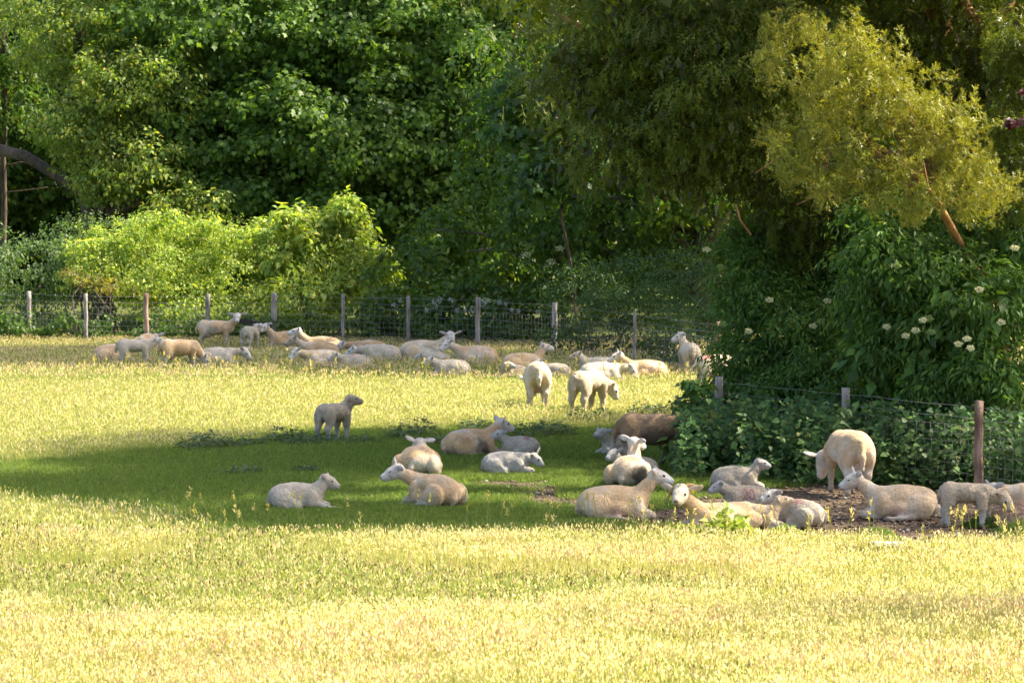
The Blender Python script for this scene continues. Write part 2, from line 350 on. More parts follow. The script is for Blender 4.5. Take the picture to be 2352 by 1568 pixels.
def clumps(r, lobes, per_m2, shell=.35, front=.65, up=0.0):
    """points where twig clusters sit, with outward directions. lobe = (centre, radii)"""
    PP, NN = [], []
    for c, rad in lobes:
        rad = np.array(rad, float); area = 4 * math.pi * ((rad[0] * rad[1]) ** 1.6 / 3 + (rad[0] * rad[2]) ** 1.6 / 3 + (rad[1] * rad[2]) ** 1.6 / 3) ** (1 / 1.6)
        n = max(6, int(area * per_m2)); d = rand_unit(r, n * 2)
        d[:, 1] = np.where(r.random(len(d)) < (front - .5) * 2, -np.abs(d[:, 1]), d[:, 1]); d = d[:n]
        q = 1 - shell * r.random(n) ** 1.3
        bump = 1 + .22 * (fbm(d * 1.0 + 10, seed=int(abs(c[0]) * 7 + abs(c[2]) * 13) % 97, octaves=2, scale=2.2) - .5) * 2
        PP.append(np.array(c) + d * rad * (q * bump)[:, None]); nn = d / rad; NN.append(nn / np.linalg.norm(nn, axis=1)[:, None])
    P, Nn = np.concatenate(PP), np.concatenate(NN); Nn = Nn + np.array([0, 0, up]); Nn /= np.linalg.norm(Nn, axis=1)[:, None]
    k = P[:, 2] > .05
    return P[k], Nn[k]
def crown(r, L, shape, P, Nn, per, cr, size, cols, droop=.3, flat=.55, jit=.7, var=.25, upn=.5, cvar=.18):
    """per leaves around each cluster point; the cluster is a drooping dome"""
    n = len(P) * per; c = np.repeat(P, per, 0); o = np.repeat(Nn, per, 0)
    d = rand_unit(r, n) * (r.random(n) ** .45)[:, None] * np.repeat(cr * (.6 + .8 * r.random(len(P))), per)[:, None]
    d[:, 2] *= flat; hor = np.linalg.norm(d[:, :2], axis=1); d[:, 2] -= droop * hor ** 1.0
    nm = o * .45 + np.array([0, 0, upn]) + rand_unit(r, n) * jit + d * .6 / max(cr, .01)
    ax = d / (cr + .01) + o * .4 + np.array([0, 0, -droop * 1.2]) + rand_unit(r, n) * .35
    C = pal(r, n, cols, var) * np.repeat(1 - cvar + 2 * cvar * r.random((len(P), 1)), per, 0)
    V, F_, C = leaf_geo(shape, c + d, nm, ax, size * (.65 + .7 * r.random(n)), C)
    z = V[:, 2]; V[:, 2] = np.maximum(z, .01); L.add(V, F_, C)
def lobe(x, y, Y, rx, rz, ry):
    s = px(Y); return (tuple(at(x, y, Y)), (rx / s, ry, rz / s))
def limb(a, b, ra, rb, sag=.1, n=7, seed=0, wob=.06):
    r = np.random.default_rng(seed); a, b = np.array(a, float), np.array(b, float); t = np.linspace(0, 1, n)[:, None]
    P = a + (b - a) * t; P[:, 2] += sag * np.sin(t[:, 0] * math.pi); L_ = np.linalg.norm(b - a)
    P[1:-1] += r.normal(0, wob * L_ / n, (n - 2, 3)); return P, ra + (rb - ra) * t[:, 0]
M_BARK = bark_mat('bark_grey_brown', (.045, .035, .025), (.20, .155, .11)); M_YEWBARK = bark_mat('bark_yew_orange', (.16, .07, .03), (.50, .26, .10), sc=10)
M_BARKD = bark_mat('bark_dark_brown', (.03, .022, .015), (.13, .09, .055))  # darker brown bark for the walnut, ash and maple sapling
M_LEAF = leaf_mat('broad_leaves', .42, .5, (1.0, 1.0, .32), spec=.28); M_FINE = leaf_mat('fine_leaves', .42, .5, (1.0, 1.0, .35), spec=.3)
M_YEW = leaf_mat('yew_needles', .30, .45, (1.0, .9, .25), spec=.35); M_FLOWER = leaf_mat('flower_heads', .4, .7, (1, 1, .8), spec=.1)
M_RED = leaf_mat('copper_leaves', .5, .35, (1.0, .35, .25), spec=.6)

def tree(name, label, trunk, limbs, build, mat, bark=None, cat='tree', group=None, twigs=None):
    """trunk and limbs: lists of (points, radii)"""
    base = [float(q) for q in trunk[0][0][0]]; root = empty(name, (base[0], base[1], 0)); tag(root, label, cat, group)
    t = tubes('trunk', trunk, bark or M_BARK, 12); t.parent = root; t.matrix_parent_inverse = Matrix.Translation(-Vector(root.location))
    if limbs:
        b = tubes('limbs', limbs, bark or M_BARK, 7); b.name = 'branches'; b.parent = root; b.matrix_parent_inverse = Matrix.Translation(-Vector(root.location))
    L = Leaves(); build(L); c = L.link('crown', mat); c.parent = root; c.matrix_parent_inverse = Matrix.Translation(-Vector(root.location))
    return root
def auto_limbs(r, base, lobes, h0, ra=.14, n=26):
    out = []
    for i in range(n):
        c, rad = lobes[i % len(lobes)]; d = rand_unit(r, 1)[0]; e = np.array(c) + d * np.array(rad) * .75
        s = np.array([base[0], base[1], max(.8, min(h0, e[2] * .7)) * (.6 + .4 * r.random())]); out.append(limb(s, e, ra * (.5 + .5 * r.random()), .02, sag=.25, seed=i, wob=.25))
    return out

GS = [((0.101, 0.181, 0.030), 4), ((0.134, 0.226, 0.037), 4), ((0.168, 0.258, 0.043), 2), ((0.074, 0.138, 0.034), 3)]      # sycamore green
GO = [((0.209, 0.282, 0.054), 4), ((0.282, 0.344, 0.068), 3), ((0.148, 0.234, 0.054), 3), ((0.394, 0.370, 0.074), 1)]         # olive ash/walnut
GD = [((0.057, 0.117, 0.023), 4), ((0.086, 0.160, 0.032), 4), ((0.124, 0.185, 0.032), 2), ((0.209, 0.236, 0.053), .4)]        # dark lime
GY = [((0.130, 0.177, 0.018), 4), ((0.159, 0.203, 0.023), 3), ((0.090, 0.135, 0.016), 3), ((0.202, 0.221, 0.032), 1.0), ((0.211, 0.172, 0.041), .3)]
GE = [((0.099, 0.192, 0.045), 4), ((0.132, 0.240, 0.052), 4), ((0.077, 0.153, 0.045), 3), ((0.221, 0.289, 0.064), .6)]        # elder
GN = [((0.070, 0.147, 0.047), 4), ((0.097, 0.181, 0.056), 3), ((0.139, 0.226, 0.060), 2), ((0.238, 0.264, 0.084), .4)]         # nettle
GB = [((0.275, 0.366, 0.070), 4), ((0.374, 0.449, 0.089), 3), ((0.188, 0.294, 0.062), 3), ((0.501, 0.503, 0.107), 1.5)]            # bright hedge, part of its sunlight put into the colour

def T(x, y, Y): return at(x, y, Y)
def build_trees():
    # ---- sycamore: wide layered crown, centre left
    r = np.random.default_rng(1)
    lb = [lobe(560, 60, 96.0, 330, 190, 3.4), lobe(900, 40, 96.0, 300, 200, 3.6), lobe(480, 300, 95.0, 210, 150, 2.6), lobe(760, 300, 94.0, 300, 170, 3.0), lobe(1050, 330, 95.0, 260, 190, 3.0),
          lobe(640, 420, 94.5, 190, 75, 2.2), lobe(1000, 500, 93.5, 200, 120, 2.4), lobe(1150, 120, 97.0, 260, 200, 3.2), lobe(430, 330, 95.5, 110, 110, 1.6), lobe(560, 440, 93, 120, 70, 1.4), lobe(420, 120, 97.5, 110, 130, 1.8), lobe(760, 470, 92.5, 130, 60, 1.5), lobe(700, -250, 99.0, 480, 260, 4.6), lobe(1080, -230, 99.0, 400, 260, 4.2)]
    b0 = T(860, 760, 100)
    def f(L):
        P, Nn = clumps(r, lb[:12], 2.6, .45, .8, .35); crown(r, L, 'lobed', P, Nn, 50, .50, .145, GS, droop=.45, flat=.5, cvar=.25)
        P, Nn = clumps(r, lb[12:], .9, .3, .6, .3); crown(r, L, 'lobed', P, Nn, 36, .7, .22, GS, droop=.4)
        P, Nn = clumps(r, [(c, tuple(q * .62 for q in rd)) for c, rd in lb[:12]], 1.2, .5, .6, .2); crown(r, L, 'oval', P, Nn, 34, .6, .22, GS, droop=.3)
    tree('sycamore_tree', 'broad sycamore with layered mid green leaves filling the upper left centre', [limb((b0[0], b0[1], 0), (b0[0] + .5, b0[1] + .5, 9), .42, .22, 0, 9, 1)], auto_limbs(r, b0, lb, 4), f, M_LEAF)
    # ---- olive tree at upper left
    r = np.random.default_rng(2)
    lb = [lobe(200, 60, 96, 170, 150, 2.4), lobe(320, 200, 94, 170, 130, 2.2), lobe(170, 290, 94, 110, 100, 1.7), lobe(330, 370, 93, 150, 90, 1.6), lobe(440, 470, 91.5, 100, 45, 1.2), lobe(230, 420, 93, 90, 50, 1.2), lobe(300, -200, 98, 330, 220, 3.5)]
    b0 = T(235, 700, 96)
    def f(L):
        P, Nn = clumps(r, lb[:-1], 3.0, .6, .75, .2); crown(r, L, 'oval', P, Nn, 56, .42, .125, GO, droop=.45, flat=.6, upn=.4, cvar=.35)
        P, Nn = clumps(r, lb[-1:], 1.0, .3, .6, .3); crown(r, L, 'lance', P, Nn, 36, .7, .24, GO, droop=.5)
    lean = [(T(-60, 330, 97), .16), (T(60, 360, 96), .15), (T(140, 410, 95.5), .14), (T(230, 470, 95), .13), (T(300, 520, 95), .12)]
    tree('walnut_tree', 'olive green tree with hanging narrow leaves and a leaning bough, upper left',
         [limb((b0[0], b0[1], 0), (b0[0] - .6, b0[1], 8), .30, .16, 0, 8, 3)], auto_limbs(r, b0, lb, 4) + [(np.array([p for p, _ in lean]), np.array([q for _, q in lean]))], f, M_LEAF, M_BARKD)
    # ---- dark green tree at the left edge
    r = np.random.default_rng(3)
    lb = [lobe(40, 90, 104.0, 130, 120, 2.2), lobe(20, 230, 104.0, 90, 80, 1.8), lobe(-120, 120, 105.0, 160, 300, 3), lobe(0, -160, 106.0, 300, 160, 3.4)]
    b0 = T(8, 640, 104)
    def f(L):
        P, Nn = clumps(r, lb, 1.5, .5, .7, .2); crown(r, L, 'oval', P, Nn, 40, .5, .17, GD, droop=.4)
    tree('ash_tree', 'dark tree with brown upright trunk standing at the left edge of the picture', [limb((b0[0], b0[1], 0), tuple(T(8, -100, 104)), .09, .08, 0, 8, 5, .02)],
         [limb(T(8, 378, 104), T(75, 372, 103.8), .03, .02, 0, 5, 6), limb(T(8, 442, 104), T(110, 430, 103.8), .02, .012, 0, 5, 7)], f, M_LEAF, M_BARKD)
    # ---- dark lime tree, centre
    r = np.random.default_rng(4)
    lb = [lobe(1150, 330, 87, 150, 150, 1.8), lobe(1290, 470, 85, 190, 150, 2.2), lobe(1040, 600, 86.5, 200, 120, 1.6), lobe(1430, 560, 84, 200, 110, 2.4), lobe(1250, 170, 88, 220, 170, 2.6), lobe(1500, 400, 83, 240, 150, 3),
          lobe(1500, 120, 83, 260, 200, 3.6), lobe(1800, 200, 83, 300, 300, 4.0), lobe(1560, -150, 83, 330, 220, 4.2), lobe(1750, -420, 82.5, 300, 260, 3.6), lobe(1650, -750, 79.5, 300, 260, 3.4), lobe(1690, -1080, 79.5, 260, 240, 3.0)]
    b0 = T(1640, 800, 83)
    def f(L):
        P, Nn = clumps(r, lb[:6], 2.1, .5, .75, .3); crown(r, L, 'heart', P, Nn, 40, .45, .12, GD, droop=.55, flat=.6)
        P, Nn = clumps(r, lb[6:], 1.3, .4, .5, .3); crown(r, L, 'heart', P, Nn, 40, .7, .165, GD, droop=.4)
    tree('lime_tree', 'dark heart leaved tree hanging over the fence in the middle of the picture', [limb((b0[0], b0[1], 0), (b0[0] + .3, b0[1], 15), .40, .12, 0, 10, 8)], auto_limbs(r, b0, lb, 6, n=34), f, M_LEAF)
    # ---- unseen tree added behind the lime to keep sun off the sycamore
    r = np.random.default_rng(14); lb = [((4.8, 94.5, 10.5), (3.2, 3.2, 4.2)), ((9.5, 95.5, 11), (4, 4, 5.5)), ((14, 94, 10), (4, 4, 5))]
    def f(L):
        P, Nn = clumps(r, lb, 1.4, .4, .5, .2); crown(r, L, 'oval', P, Nn, 32, .75, .24, GD, droop=.3)
    tree('added_shade_tree', 'tall oak standing behind the dark lime tree, mostly hidden', [limb((9.5, 95.5, 0), (9.3, 95.5, 11), .4, .15, 0, 8, 18)], auto_limbs(r, (9.5, 95.5, 0), lb, 5), f, M_LEAF)
    # ---- hedgerow trees hidden behind the yew; their shade lies along the far fence
    r = np.random.default_rng(15)
    for (hx, hy, hh), nm in (((6.6, 75.6, 18), 'ash tree of the side hedge, partly seen behind the elder flowers'), ((11.0, 72.2, 15), 'elm of the side hedge standing behind the yew')):
        lb = [((hx, hy, hh * .45), (3.0, 2.9, hh * .33)), ((hx - .4, hy, hh * .75), (2.7, 2.7, hh * .25)), ((hx, hy, hh * .95), (1.8, 1.9, hh * .14))]
        def f(L, lb=lb):
            P, Nn = clumps(r, lb, 2.4, .6, .5, .2); crown(r, L, 'oval', P, Nn, 34, .7, .24, GD, droop=.3)
        tree('hedgerow_tree', nm, [limb((hx, hy, 0), (hx, hy, hh * .8), .3, .1, 0, 8, 19)], None, f, M_LEAF)
    # ---- maple saplings between lime and yew
    r = np.random.default_rng(5)
    lb = [lobe(1190, 210, 80, 60, 60, .6), lobe(1240, 400, 79, 90, 60, .7), lobe(1190, 300, 80, 60, 50, .6), lobe(1330, 330, 79, 70, 60, .7)]
    b0 = T(1340, 780, 80)
    GM = [((0.072, 0.143, 0.038), 4), ((0.098, 0.182, 0.038), 3), ((0.052, 0.110, 0.034), 2)]
    def f(L):
        P, Nn = clumps(r, lb, 5.5, .8, .7, .3); crown(r, L, 'lobed', P, Nn, 16, .35, .19, GM, droop=.4)
    tree('maple_sapling', 'young maple with big pale green pointed leaves just left of the yew', [limb((b0[0], b0[1], 0), tuple(T(1250, 250, 80)), .04, .02, 0, 8, 9)],
         [limb(T(1290, 480, 80), l[0], .025, .012, .1, 6, i) for i, l in enumerate(lb)], f, M_LEAF, M_BARKD)
    # ---- far wood that closes the view
    r = np.random.default_rng(6); wood = [((x, y, h * .42), (3.9, 2.8, h * .5)) for x, y, h in [(-19, 114, 13), (-14, 116, 15), (-9, 115, 13), (-4, 117, 16), (1, 115, 15), (6, 112, 16), (11, 106, 16), (16, 101, 15), (21, 96, 13), (-24, 110, 12), (-16.5, 122, 18), (-11, 123, 17), (-6, 122, 18), (-1, 123, 17), (-21, 120, 17)]]
    for i, (c, rd) in enumerate(wood):
        def f(L, c=c, rd=rd):
            P, Nn = clumps(r, [(c, rd)], 1.9, .5, .7, .1); crown(r, L, 'oval', P, Nn, 40, .8, .27, GD, droop=.3)
        nm = ['at the far left', 'left of the walnut', 'behind the walnut', 'behind the sycamore', 'between sycamore and lime', 'behind the lime', 'right of the lime', 'behind the yew', 'far right behind the yew', 'beyond the left edge', 'second row far left', 'second row behind the ash', 'second row middle', 'second row behind the sycamore', 'second row beyond the left edge'][i]
        tree('wood_tree', 'dark leafy tree of the wood ' + nm, [limb((c[0], c[1], 0), (c[0], c[1], c[2] + 2), .25, .12, 0, 5, i)], None, f, M_LEAF, group='trees of the dark wood behind')
build_trees()

def unit3(a): return a / (np.linalg.norm(a) + 1e-9)
def build_yew():
    r = np.random.default_rng(7)
    # the one big crown whose shade the flock lies in
    main = [((4.6, 51.5, 5.2), (4.0, 3.8, 2.0)), ((2.0, 50.5, 6.6), (2.6, 3.2, 1.7)), ((6.5, 51, 7.8), (4.2, 4.2, 2.4)), ((5.4, 49.4, 9.2), (2.8, 2.8, 1.8)), ((4.0, 44.8, 8.8), (1.9, 2.4, 1.7)),
            ((5.4, 46.4, 10.9), (1.7, 2.1, 1.7)), ((5.5, 46.0, 12.9), (.9, .6, 1.0)), ((6.3, 47.0, 13.7), (1.0, .3, .6)), ((7.6, 41.2, 8.6), (3.4, 1.7, 1.9)), ((4.6, 41.0, 7.7), (2.2, 1.5, 1.2)), ((13.2, 41.5, 7), (4, 2.4, 3)), ((10.6, 46.2, 6.7), (2.3, 1.9, 1.5)), ((12, 49.5, 5.5), (4, 4.4, 3.5)), ((9, 56, 4.8), (3.5, 2.4, 3))]  # lobes out of frame added to shade the turf and right-hand elder
    vis = [lobe(1420, 60, 49, 190, 120, 1.2), lobe(1380, 190, 49, 170, 110, 1.1), lobe(1480, 300, 48.6, 190, 110, 1.1), lobe(1640, 180, 48.2, 200, 160, 1.3), lobe(1620, 60, 48.5, 220, 110, 1.3), lobe(1800, 80, 48.5, 220, 130, 1.3),
           lobe(1700, 350, 48.6, 170, 70, 1.0), lobe(1850, 420, 49, 150, 80, 1.0), lobe(2150, 120, 49.5, 260, 160, 1.3), lobe(2330, 260, 49.5, 120, 200, 1.2), lobe(2320, 480, 48, 110, 90, .8), lobe(1840, 560, 50, 200, 90, 1.0), lobe(2100, 520, 50, 160, 90, 1.0), lobe(2330, 200, 46, 60, 120, .6), lobe(2310, 380, 45.5, 50, 70, .5), lobe(2340, 60, 46, 80, 70, .6)]
    br = [(1905, 120, 28, 50), (1965, 90, 26, 60), (1985, 160, 34, 50), (2045, 160, 34, 60), (1930, 210, 40, 45), (2075, 230, 38, 50), (2010, 250, 50, 40), (2145, 230, 26, 50), (2120, 300, 50, 42), (1900, 270, 45, 36), (1965, 320, 50, 34),
          (2215, 280, 26, 44), (2190, 350, 46, 40), (2060, 370, 60, 32), (2240, 370, 34, 30), (2150, 410, 60, 30), (2250, 420, 36, 26), (1850, 200, 26, 34), (1860, 330, 34, 26), (1830, 60, 40, 30), (1780, 130, 34, 30), (1970, 390, 34, 22), (1780, 320, 30, 22), (1820, 385, 26, 20), (1900, 425, 34, 18), (2010, 440, 34, 20), (2090, 468, 30, 22), (2225, 470, 34, 22), (2295, 430, 26, 26)]
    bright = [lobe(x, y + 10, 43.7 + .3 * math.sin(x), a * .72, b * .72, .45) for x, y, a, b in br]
    b0 = np.array([6.0, 50.2, 0])
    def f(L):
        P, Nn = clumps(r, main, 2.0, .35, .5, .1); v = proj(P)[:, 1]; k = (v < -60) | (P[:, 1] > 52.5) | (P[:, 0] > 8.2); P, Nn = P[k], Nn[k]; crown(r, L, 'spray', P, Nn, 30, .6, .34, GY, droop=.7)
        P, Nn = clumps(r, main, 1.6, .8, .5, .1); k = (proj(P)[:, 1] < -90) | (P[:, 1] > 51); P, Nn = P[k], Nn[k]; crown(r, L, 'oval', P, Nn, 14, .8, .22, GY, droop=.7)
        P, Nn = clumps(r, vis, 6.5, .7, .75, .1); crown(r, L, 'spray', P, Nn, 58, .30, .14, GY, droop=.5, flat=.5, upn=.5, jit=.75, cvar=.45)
        P, Nn = clumps(r, vis, 3.0, .9, .6, .1); crown(r, L, 'oval', P, Nn, 14, .4, .13, [((.05, .06, .012), 1)], droop=.9, flat=.9)  # darker inner leaves put the shade between the sprays into the colour
        GY_LIT = [((0.268, 0.300, 0.044), 4), ((0.354, 0.360, 0.061), 3), ((0.207, 0.228, 0.044), 2), ((0.439, 0.396, 0.088), 1)]  # paler needles for the bough, its sunlight put into the colour
        P, Nn = clumps(r, bright, 15, .9, .65, .5); crown(r, L, 'spray', P, Nn, 26, .12, .11, GY_LIT, droop=.2, flat=1.2, upn=.3, jit=.8, cvar=.3)
        # upright shoots along the top of the lit bough
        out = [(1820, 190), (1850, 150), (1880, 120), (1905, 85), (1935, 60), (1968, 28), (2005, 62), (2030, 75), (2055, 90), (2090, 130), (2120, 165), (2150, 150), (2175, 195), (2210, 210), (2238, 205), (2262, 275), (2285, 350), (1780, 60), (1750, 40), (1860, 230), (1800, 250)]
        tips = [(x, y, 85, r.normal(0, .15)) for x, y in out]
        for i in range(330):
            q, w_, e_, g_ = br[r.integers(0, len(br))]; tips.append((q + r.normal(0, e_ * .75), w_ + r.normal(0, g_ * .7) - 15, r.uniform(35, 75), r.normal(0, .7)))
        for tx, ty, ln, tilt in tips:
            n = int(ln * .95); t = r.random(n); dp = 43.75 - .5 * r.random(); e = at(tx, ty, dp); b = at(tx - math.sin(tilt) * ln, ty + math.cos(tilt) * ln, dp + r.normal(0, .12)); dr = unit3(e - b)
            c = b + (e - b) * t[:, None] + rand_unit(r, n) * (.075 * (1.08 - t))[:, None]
            V, F_, C = leaf_geo('spray', c, rand_unit(r, n) + [0, -.3, .3], rand_unit(r, n) * .8 + dr, .05 + .045 * r.random(n), pal(r, n, GY_LIT) * r.uniform(.7, 1.25)); L.add(V, F_, C)
        # hanging shoots along the lower edge of the shaded boughs
        for q in range(150):
            c0, rd = vis[r.integers(0, len(vis))]; a = r.random() * 6.283; p = np.array(c0) + np.array([math.cos(a) * rd[0], -rd[1] * .7 * r.random(), -abs(math.sin(a)) * rd[2] * .9])
            n = 60; t = r.random(n); c = p + np.array([0, 0, -1]) * (t * .45)[:, None] + rand_unit(r, n) * .05
            V, F_, C = leaf_geo('spray', c, rand_unit(r, n), rand_unit(r, n) * .5 + [0, 0, -1], .08 + .05 * r.random(n), pal(r, n, GY)); L.add(V, F_, C)
    arm = [(2300, 700, 46.5, .075), (2235, 610, 45.6, .060), (2205, 560, 45.2, .054), (2175, 505, 44.8, .050), (2150, 460, 44.4, .044), (2110, 410, 44.0, .036), (2070, 375, 43.8, .026), (2010, 330, 43.6, .022)]
    arm2 = [(2160, 478, 44.5, .032), (2200, 455, 44.2, .022), (2260, 440, 44, .018)]; arm3 = [(2130, 440, 44.2, .032), (2120, 380, 43.9, .022), (2100, 300, 43.7, .02), (2080, 200, 43.5, .012)]
    dead = [[(1735, 398, 47.2, .014), (1775, 372, 47.0, .012), (1800, 350, 47, .006)], [(1690, 470, 47.2, .010), (1700, 505, 47, .012), (1725, 540, 47, .014)], [(2235, 610, 45, .02), (2280, 640, 44.8, .012), (2330, 660, 44.8, .006)], [(1830, 470, 47.5, .012), (1900, 440, 47.3, .01), (1960, 470, 47, .006)]]
    def ch(a): return (np.array([at(x, y, Y) for x, y, Y, _ in a]), np.array([q for *_, q in a]))
    lm = [ch(arm), ch(arm2), ch(arm3)] + [ch(d) for d in dead] + auto_limbs(r, b0, [main[i] for i in (0, 1, 2, 3, 11)], 5, .12, 15)
    tree('yew_tree', 'huge drooping yew with olive needles and a sunlit bough, filling the upper right', [limb(b0, (4.8, 49.8, 12.5), .5, .08, 0, 10, 12, .05), limb(b0 + [.6, -.3, 0], at(2300, 700, 46.5), .20, .085, .1, 6, 4, .03)], lm, f, M_YEW, M_YEWBARK)
build_yew()

def shrub(name, label, shape, lobes, dens, per, cr, size, cols, mat, stems=5, seed=0, group=None, cat='shrub', droop=.4, upn=.5, extra=None, flat=.6, core=None, shell=.5, front=.75, stemmat=None):
    r = np.random.default_rng(seed); c = np.mean([l[0] for l in lobes], 0); root = empty(name, (c[0], c[1], 0)); tag(root, label, cat, group)
    inv = Matrix.Translation(-Vector(root.location)); L = Leaves()
    P, Nn = clumps(r, lobes, dens, shell, front, .3); crown(r, L, shape, P, Nn, per, cr, size, cols, droop=droop, upn=upn, flat=flat)
    if core: P, Nn = clumps(r, [(a, tuple(q * .8 for q in b)) for a, b in lobes], core, .6, .6, .2); crown(r, L, 'oval', P, Nn, 16, cr * 1.3, size * 1.8, cols, droop=droop)
    if extra: extra(r, L)
    o = L.link('foliage', mat); o.parent = root; o.matrix_parent_inverse = inv
    for i in range(stems):
        a, b = lobes[i % len(lobes)]; e = np.array(a) + rand_unit(r, 1)[0] * np.array(b) * .6; s0 = np.array([a[0] + r.normal(0, .3), a[1] + r.normal(0, .2), 0])
        st = tubes('stem', [limb(s0, e, .035, .010, .1, 6, i, .15)], stemmat or M_BARK, 6); st.parent = root; st.matrix_parent_inverse = inv
    return root
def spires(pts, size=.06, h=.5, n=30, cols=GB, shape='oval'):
    """upright leafy shoots that break the outline; pts = picture x, y, depth of each tip"""
    def g(r, L):
        for x, y, Y in pts:
            t = r.random(n); e = at(x, y, Y); c = e - np.array([0, 0, 1]) * (t * h)[:, None] + rand_unit(r, n) * (.03 + .12 * t)[:, None]
            V, F_, C = leaf_geo(shape, c, rand_unit(r, n) * .6 + [0, -.2, .6], rand_unit(r, n), size * (.5 + .8 * t), pal(r, n, cols)); V[:, 2] = np.maximum(V[:, 2], .01); L.add(V, F_, C)
    return g
def build_shrubs():
    r = np.random.default_rng(20)
    row = [(k, r.uniform(-12, 12)) for k in range(8)]
    # hedge behind the far fence, left to right
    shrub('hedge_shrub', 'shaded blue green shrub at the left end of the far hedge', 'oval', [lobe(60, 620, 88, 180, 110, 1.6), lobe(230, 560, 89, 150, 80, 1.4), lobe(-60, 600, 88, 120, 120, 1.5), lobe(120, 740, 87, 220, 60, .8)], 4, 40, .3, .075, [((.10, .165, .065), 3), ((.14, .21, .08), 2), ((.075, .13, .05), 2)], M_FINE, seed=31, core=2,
          extra=spires([(x, 520 - 30 * math.sin(x * .02) + (x % 7) * 4 + abs(x - 230) * .15, 88) for x in range(10, 330, 22)], .09, .5, 30, [((.13, .21, .08), 1)]))
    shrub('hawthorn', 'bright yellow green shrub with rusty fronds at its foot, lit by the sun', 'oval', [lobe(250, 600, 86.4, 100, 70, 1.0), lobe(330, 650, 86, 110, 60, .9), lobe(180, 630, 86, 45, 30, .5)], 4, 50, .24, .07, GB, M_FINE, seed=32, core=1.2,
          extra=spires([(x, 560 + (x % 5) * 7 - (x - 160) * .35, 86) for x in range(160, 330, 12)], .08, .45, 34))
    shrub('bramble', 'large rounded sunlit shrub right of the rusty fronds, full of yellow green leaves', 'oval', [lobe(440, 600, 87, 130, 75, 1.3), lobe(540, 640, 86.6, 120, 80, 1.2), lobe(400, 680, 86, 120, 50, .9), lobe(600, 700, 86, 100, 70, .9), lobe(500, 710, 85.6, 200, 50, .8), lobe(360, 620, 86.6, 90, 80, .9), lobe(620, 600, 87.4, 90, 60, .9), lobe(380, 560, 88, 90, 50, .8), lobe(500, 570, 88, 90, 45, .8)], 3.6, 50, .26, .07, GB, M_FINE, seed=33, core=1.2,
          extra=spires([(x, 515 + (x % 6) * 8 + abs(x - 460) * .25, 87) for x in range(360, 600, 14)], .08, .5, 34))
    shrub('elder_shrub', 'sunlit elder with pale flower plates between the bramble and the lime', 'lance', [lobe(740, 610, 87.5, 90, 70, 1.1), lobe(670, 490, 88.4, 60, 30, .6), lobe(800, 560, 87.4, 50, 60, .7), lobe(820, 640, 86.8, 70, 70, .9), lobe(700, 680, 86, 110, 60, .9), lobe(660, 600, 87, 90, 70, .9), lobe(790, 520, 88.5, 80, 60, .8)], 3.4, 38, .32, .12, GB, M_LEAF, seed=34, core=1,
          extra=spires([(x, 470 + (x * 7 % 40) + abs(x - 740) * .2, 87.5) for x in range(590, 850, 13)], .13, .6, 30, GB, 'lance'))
    rr = np.random.default_rng(71); sm = [lobe(rr.uniform(590, 880), 455 + 245 * rr.random() ** .8, 87.2 + rr.uniform(-.7, 1), rr.uniform(18, 46), rr.uniform(12, 34), rr.uniform(.3, .7)) for _ in range(34)]
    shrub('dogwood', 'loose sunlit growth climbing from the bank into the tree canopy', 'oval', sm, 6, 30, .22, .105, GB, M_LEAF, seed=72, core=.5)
    sm = [lobe(x_, 560 - 55 * math.sin((x_ - 160) / 460 * 3.1) + rr.uniform(-14, 50), 87 + rr.uniform(-.8, .8), rr.uniform(16, 38), rr.uniform(16, 34), .4) for x_ in np.linspace(170, 620, 26)]
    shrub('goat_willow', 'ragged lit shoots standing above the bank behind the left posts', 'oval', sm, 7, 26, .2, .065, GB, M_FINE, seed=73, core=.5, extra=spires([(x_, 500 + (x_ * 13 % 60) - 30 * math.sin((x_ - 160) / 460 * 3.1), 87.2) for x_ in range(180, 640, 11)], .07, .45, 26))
    shrub('rust_fern', 'rusty brown fern fronds below the bright shrub', 'spray', [lobe(185, 632, 85.4, 40, 14, .3), lobe(250, 652, 85.4, 60, 12, .3), lobe(330, 668, 85.4, 40, 9, .3)], 7, 22, .22, .15, [((.30, .24, .06), 2), ((.22, .16, .05), 1), ((.3, .3, .08), 2)], M_FINE, seed=35, droop=.1, cat='fern')
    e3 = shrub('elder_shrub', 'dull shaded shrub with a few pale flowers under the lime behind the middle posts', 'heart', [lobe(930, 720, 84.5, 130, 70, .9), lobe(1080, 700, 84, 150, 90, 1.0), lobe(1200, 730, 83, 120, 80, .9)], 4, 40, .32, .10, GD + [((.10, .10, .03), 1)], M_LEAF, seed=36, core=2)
    shrub('cleavers_bank', 'fine leaved dark bank of growth left of the near hedge', 'oval', [lobe(1330, 660, 79, 120, 80, 1.0), lobe(1450, 670, 76, 130, 90, 1.2), lobe(1570, 640, 73, 120, 90, 1.2), lobe(1400, 770, 76, 200, 60, .9), lobe(1580, 760, 71, 110, 80, 1.0)], 5, 50, .26, .06, [((.05, .10, .035), 3), ((.075, .13, .04), 2), ((.04, .075, .025), 2)], M_FINE, seed=37, core=2.5)
    shrub('bramble_tangle', 'low tangle of green growth along the wire of the far fence', 'heart', [lobe(x, 745, 83.6 - max(0, (x - 900)) * .004, 110, 34, .35) for x in range(-60, 1300, 120)] , 5, 34, .24, .075, GD + [((.08, .13, .04), 3)], M_FINE, seed=38)
    # near elders
    fl = []
    GEf = GE
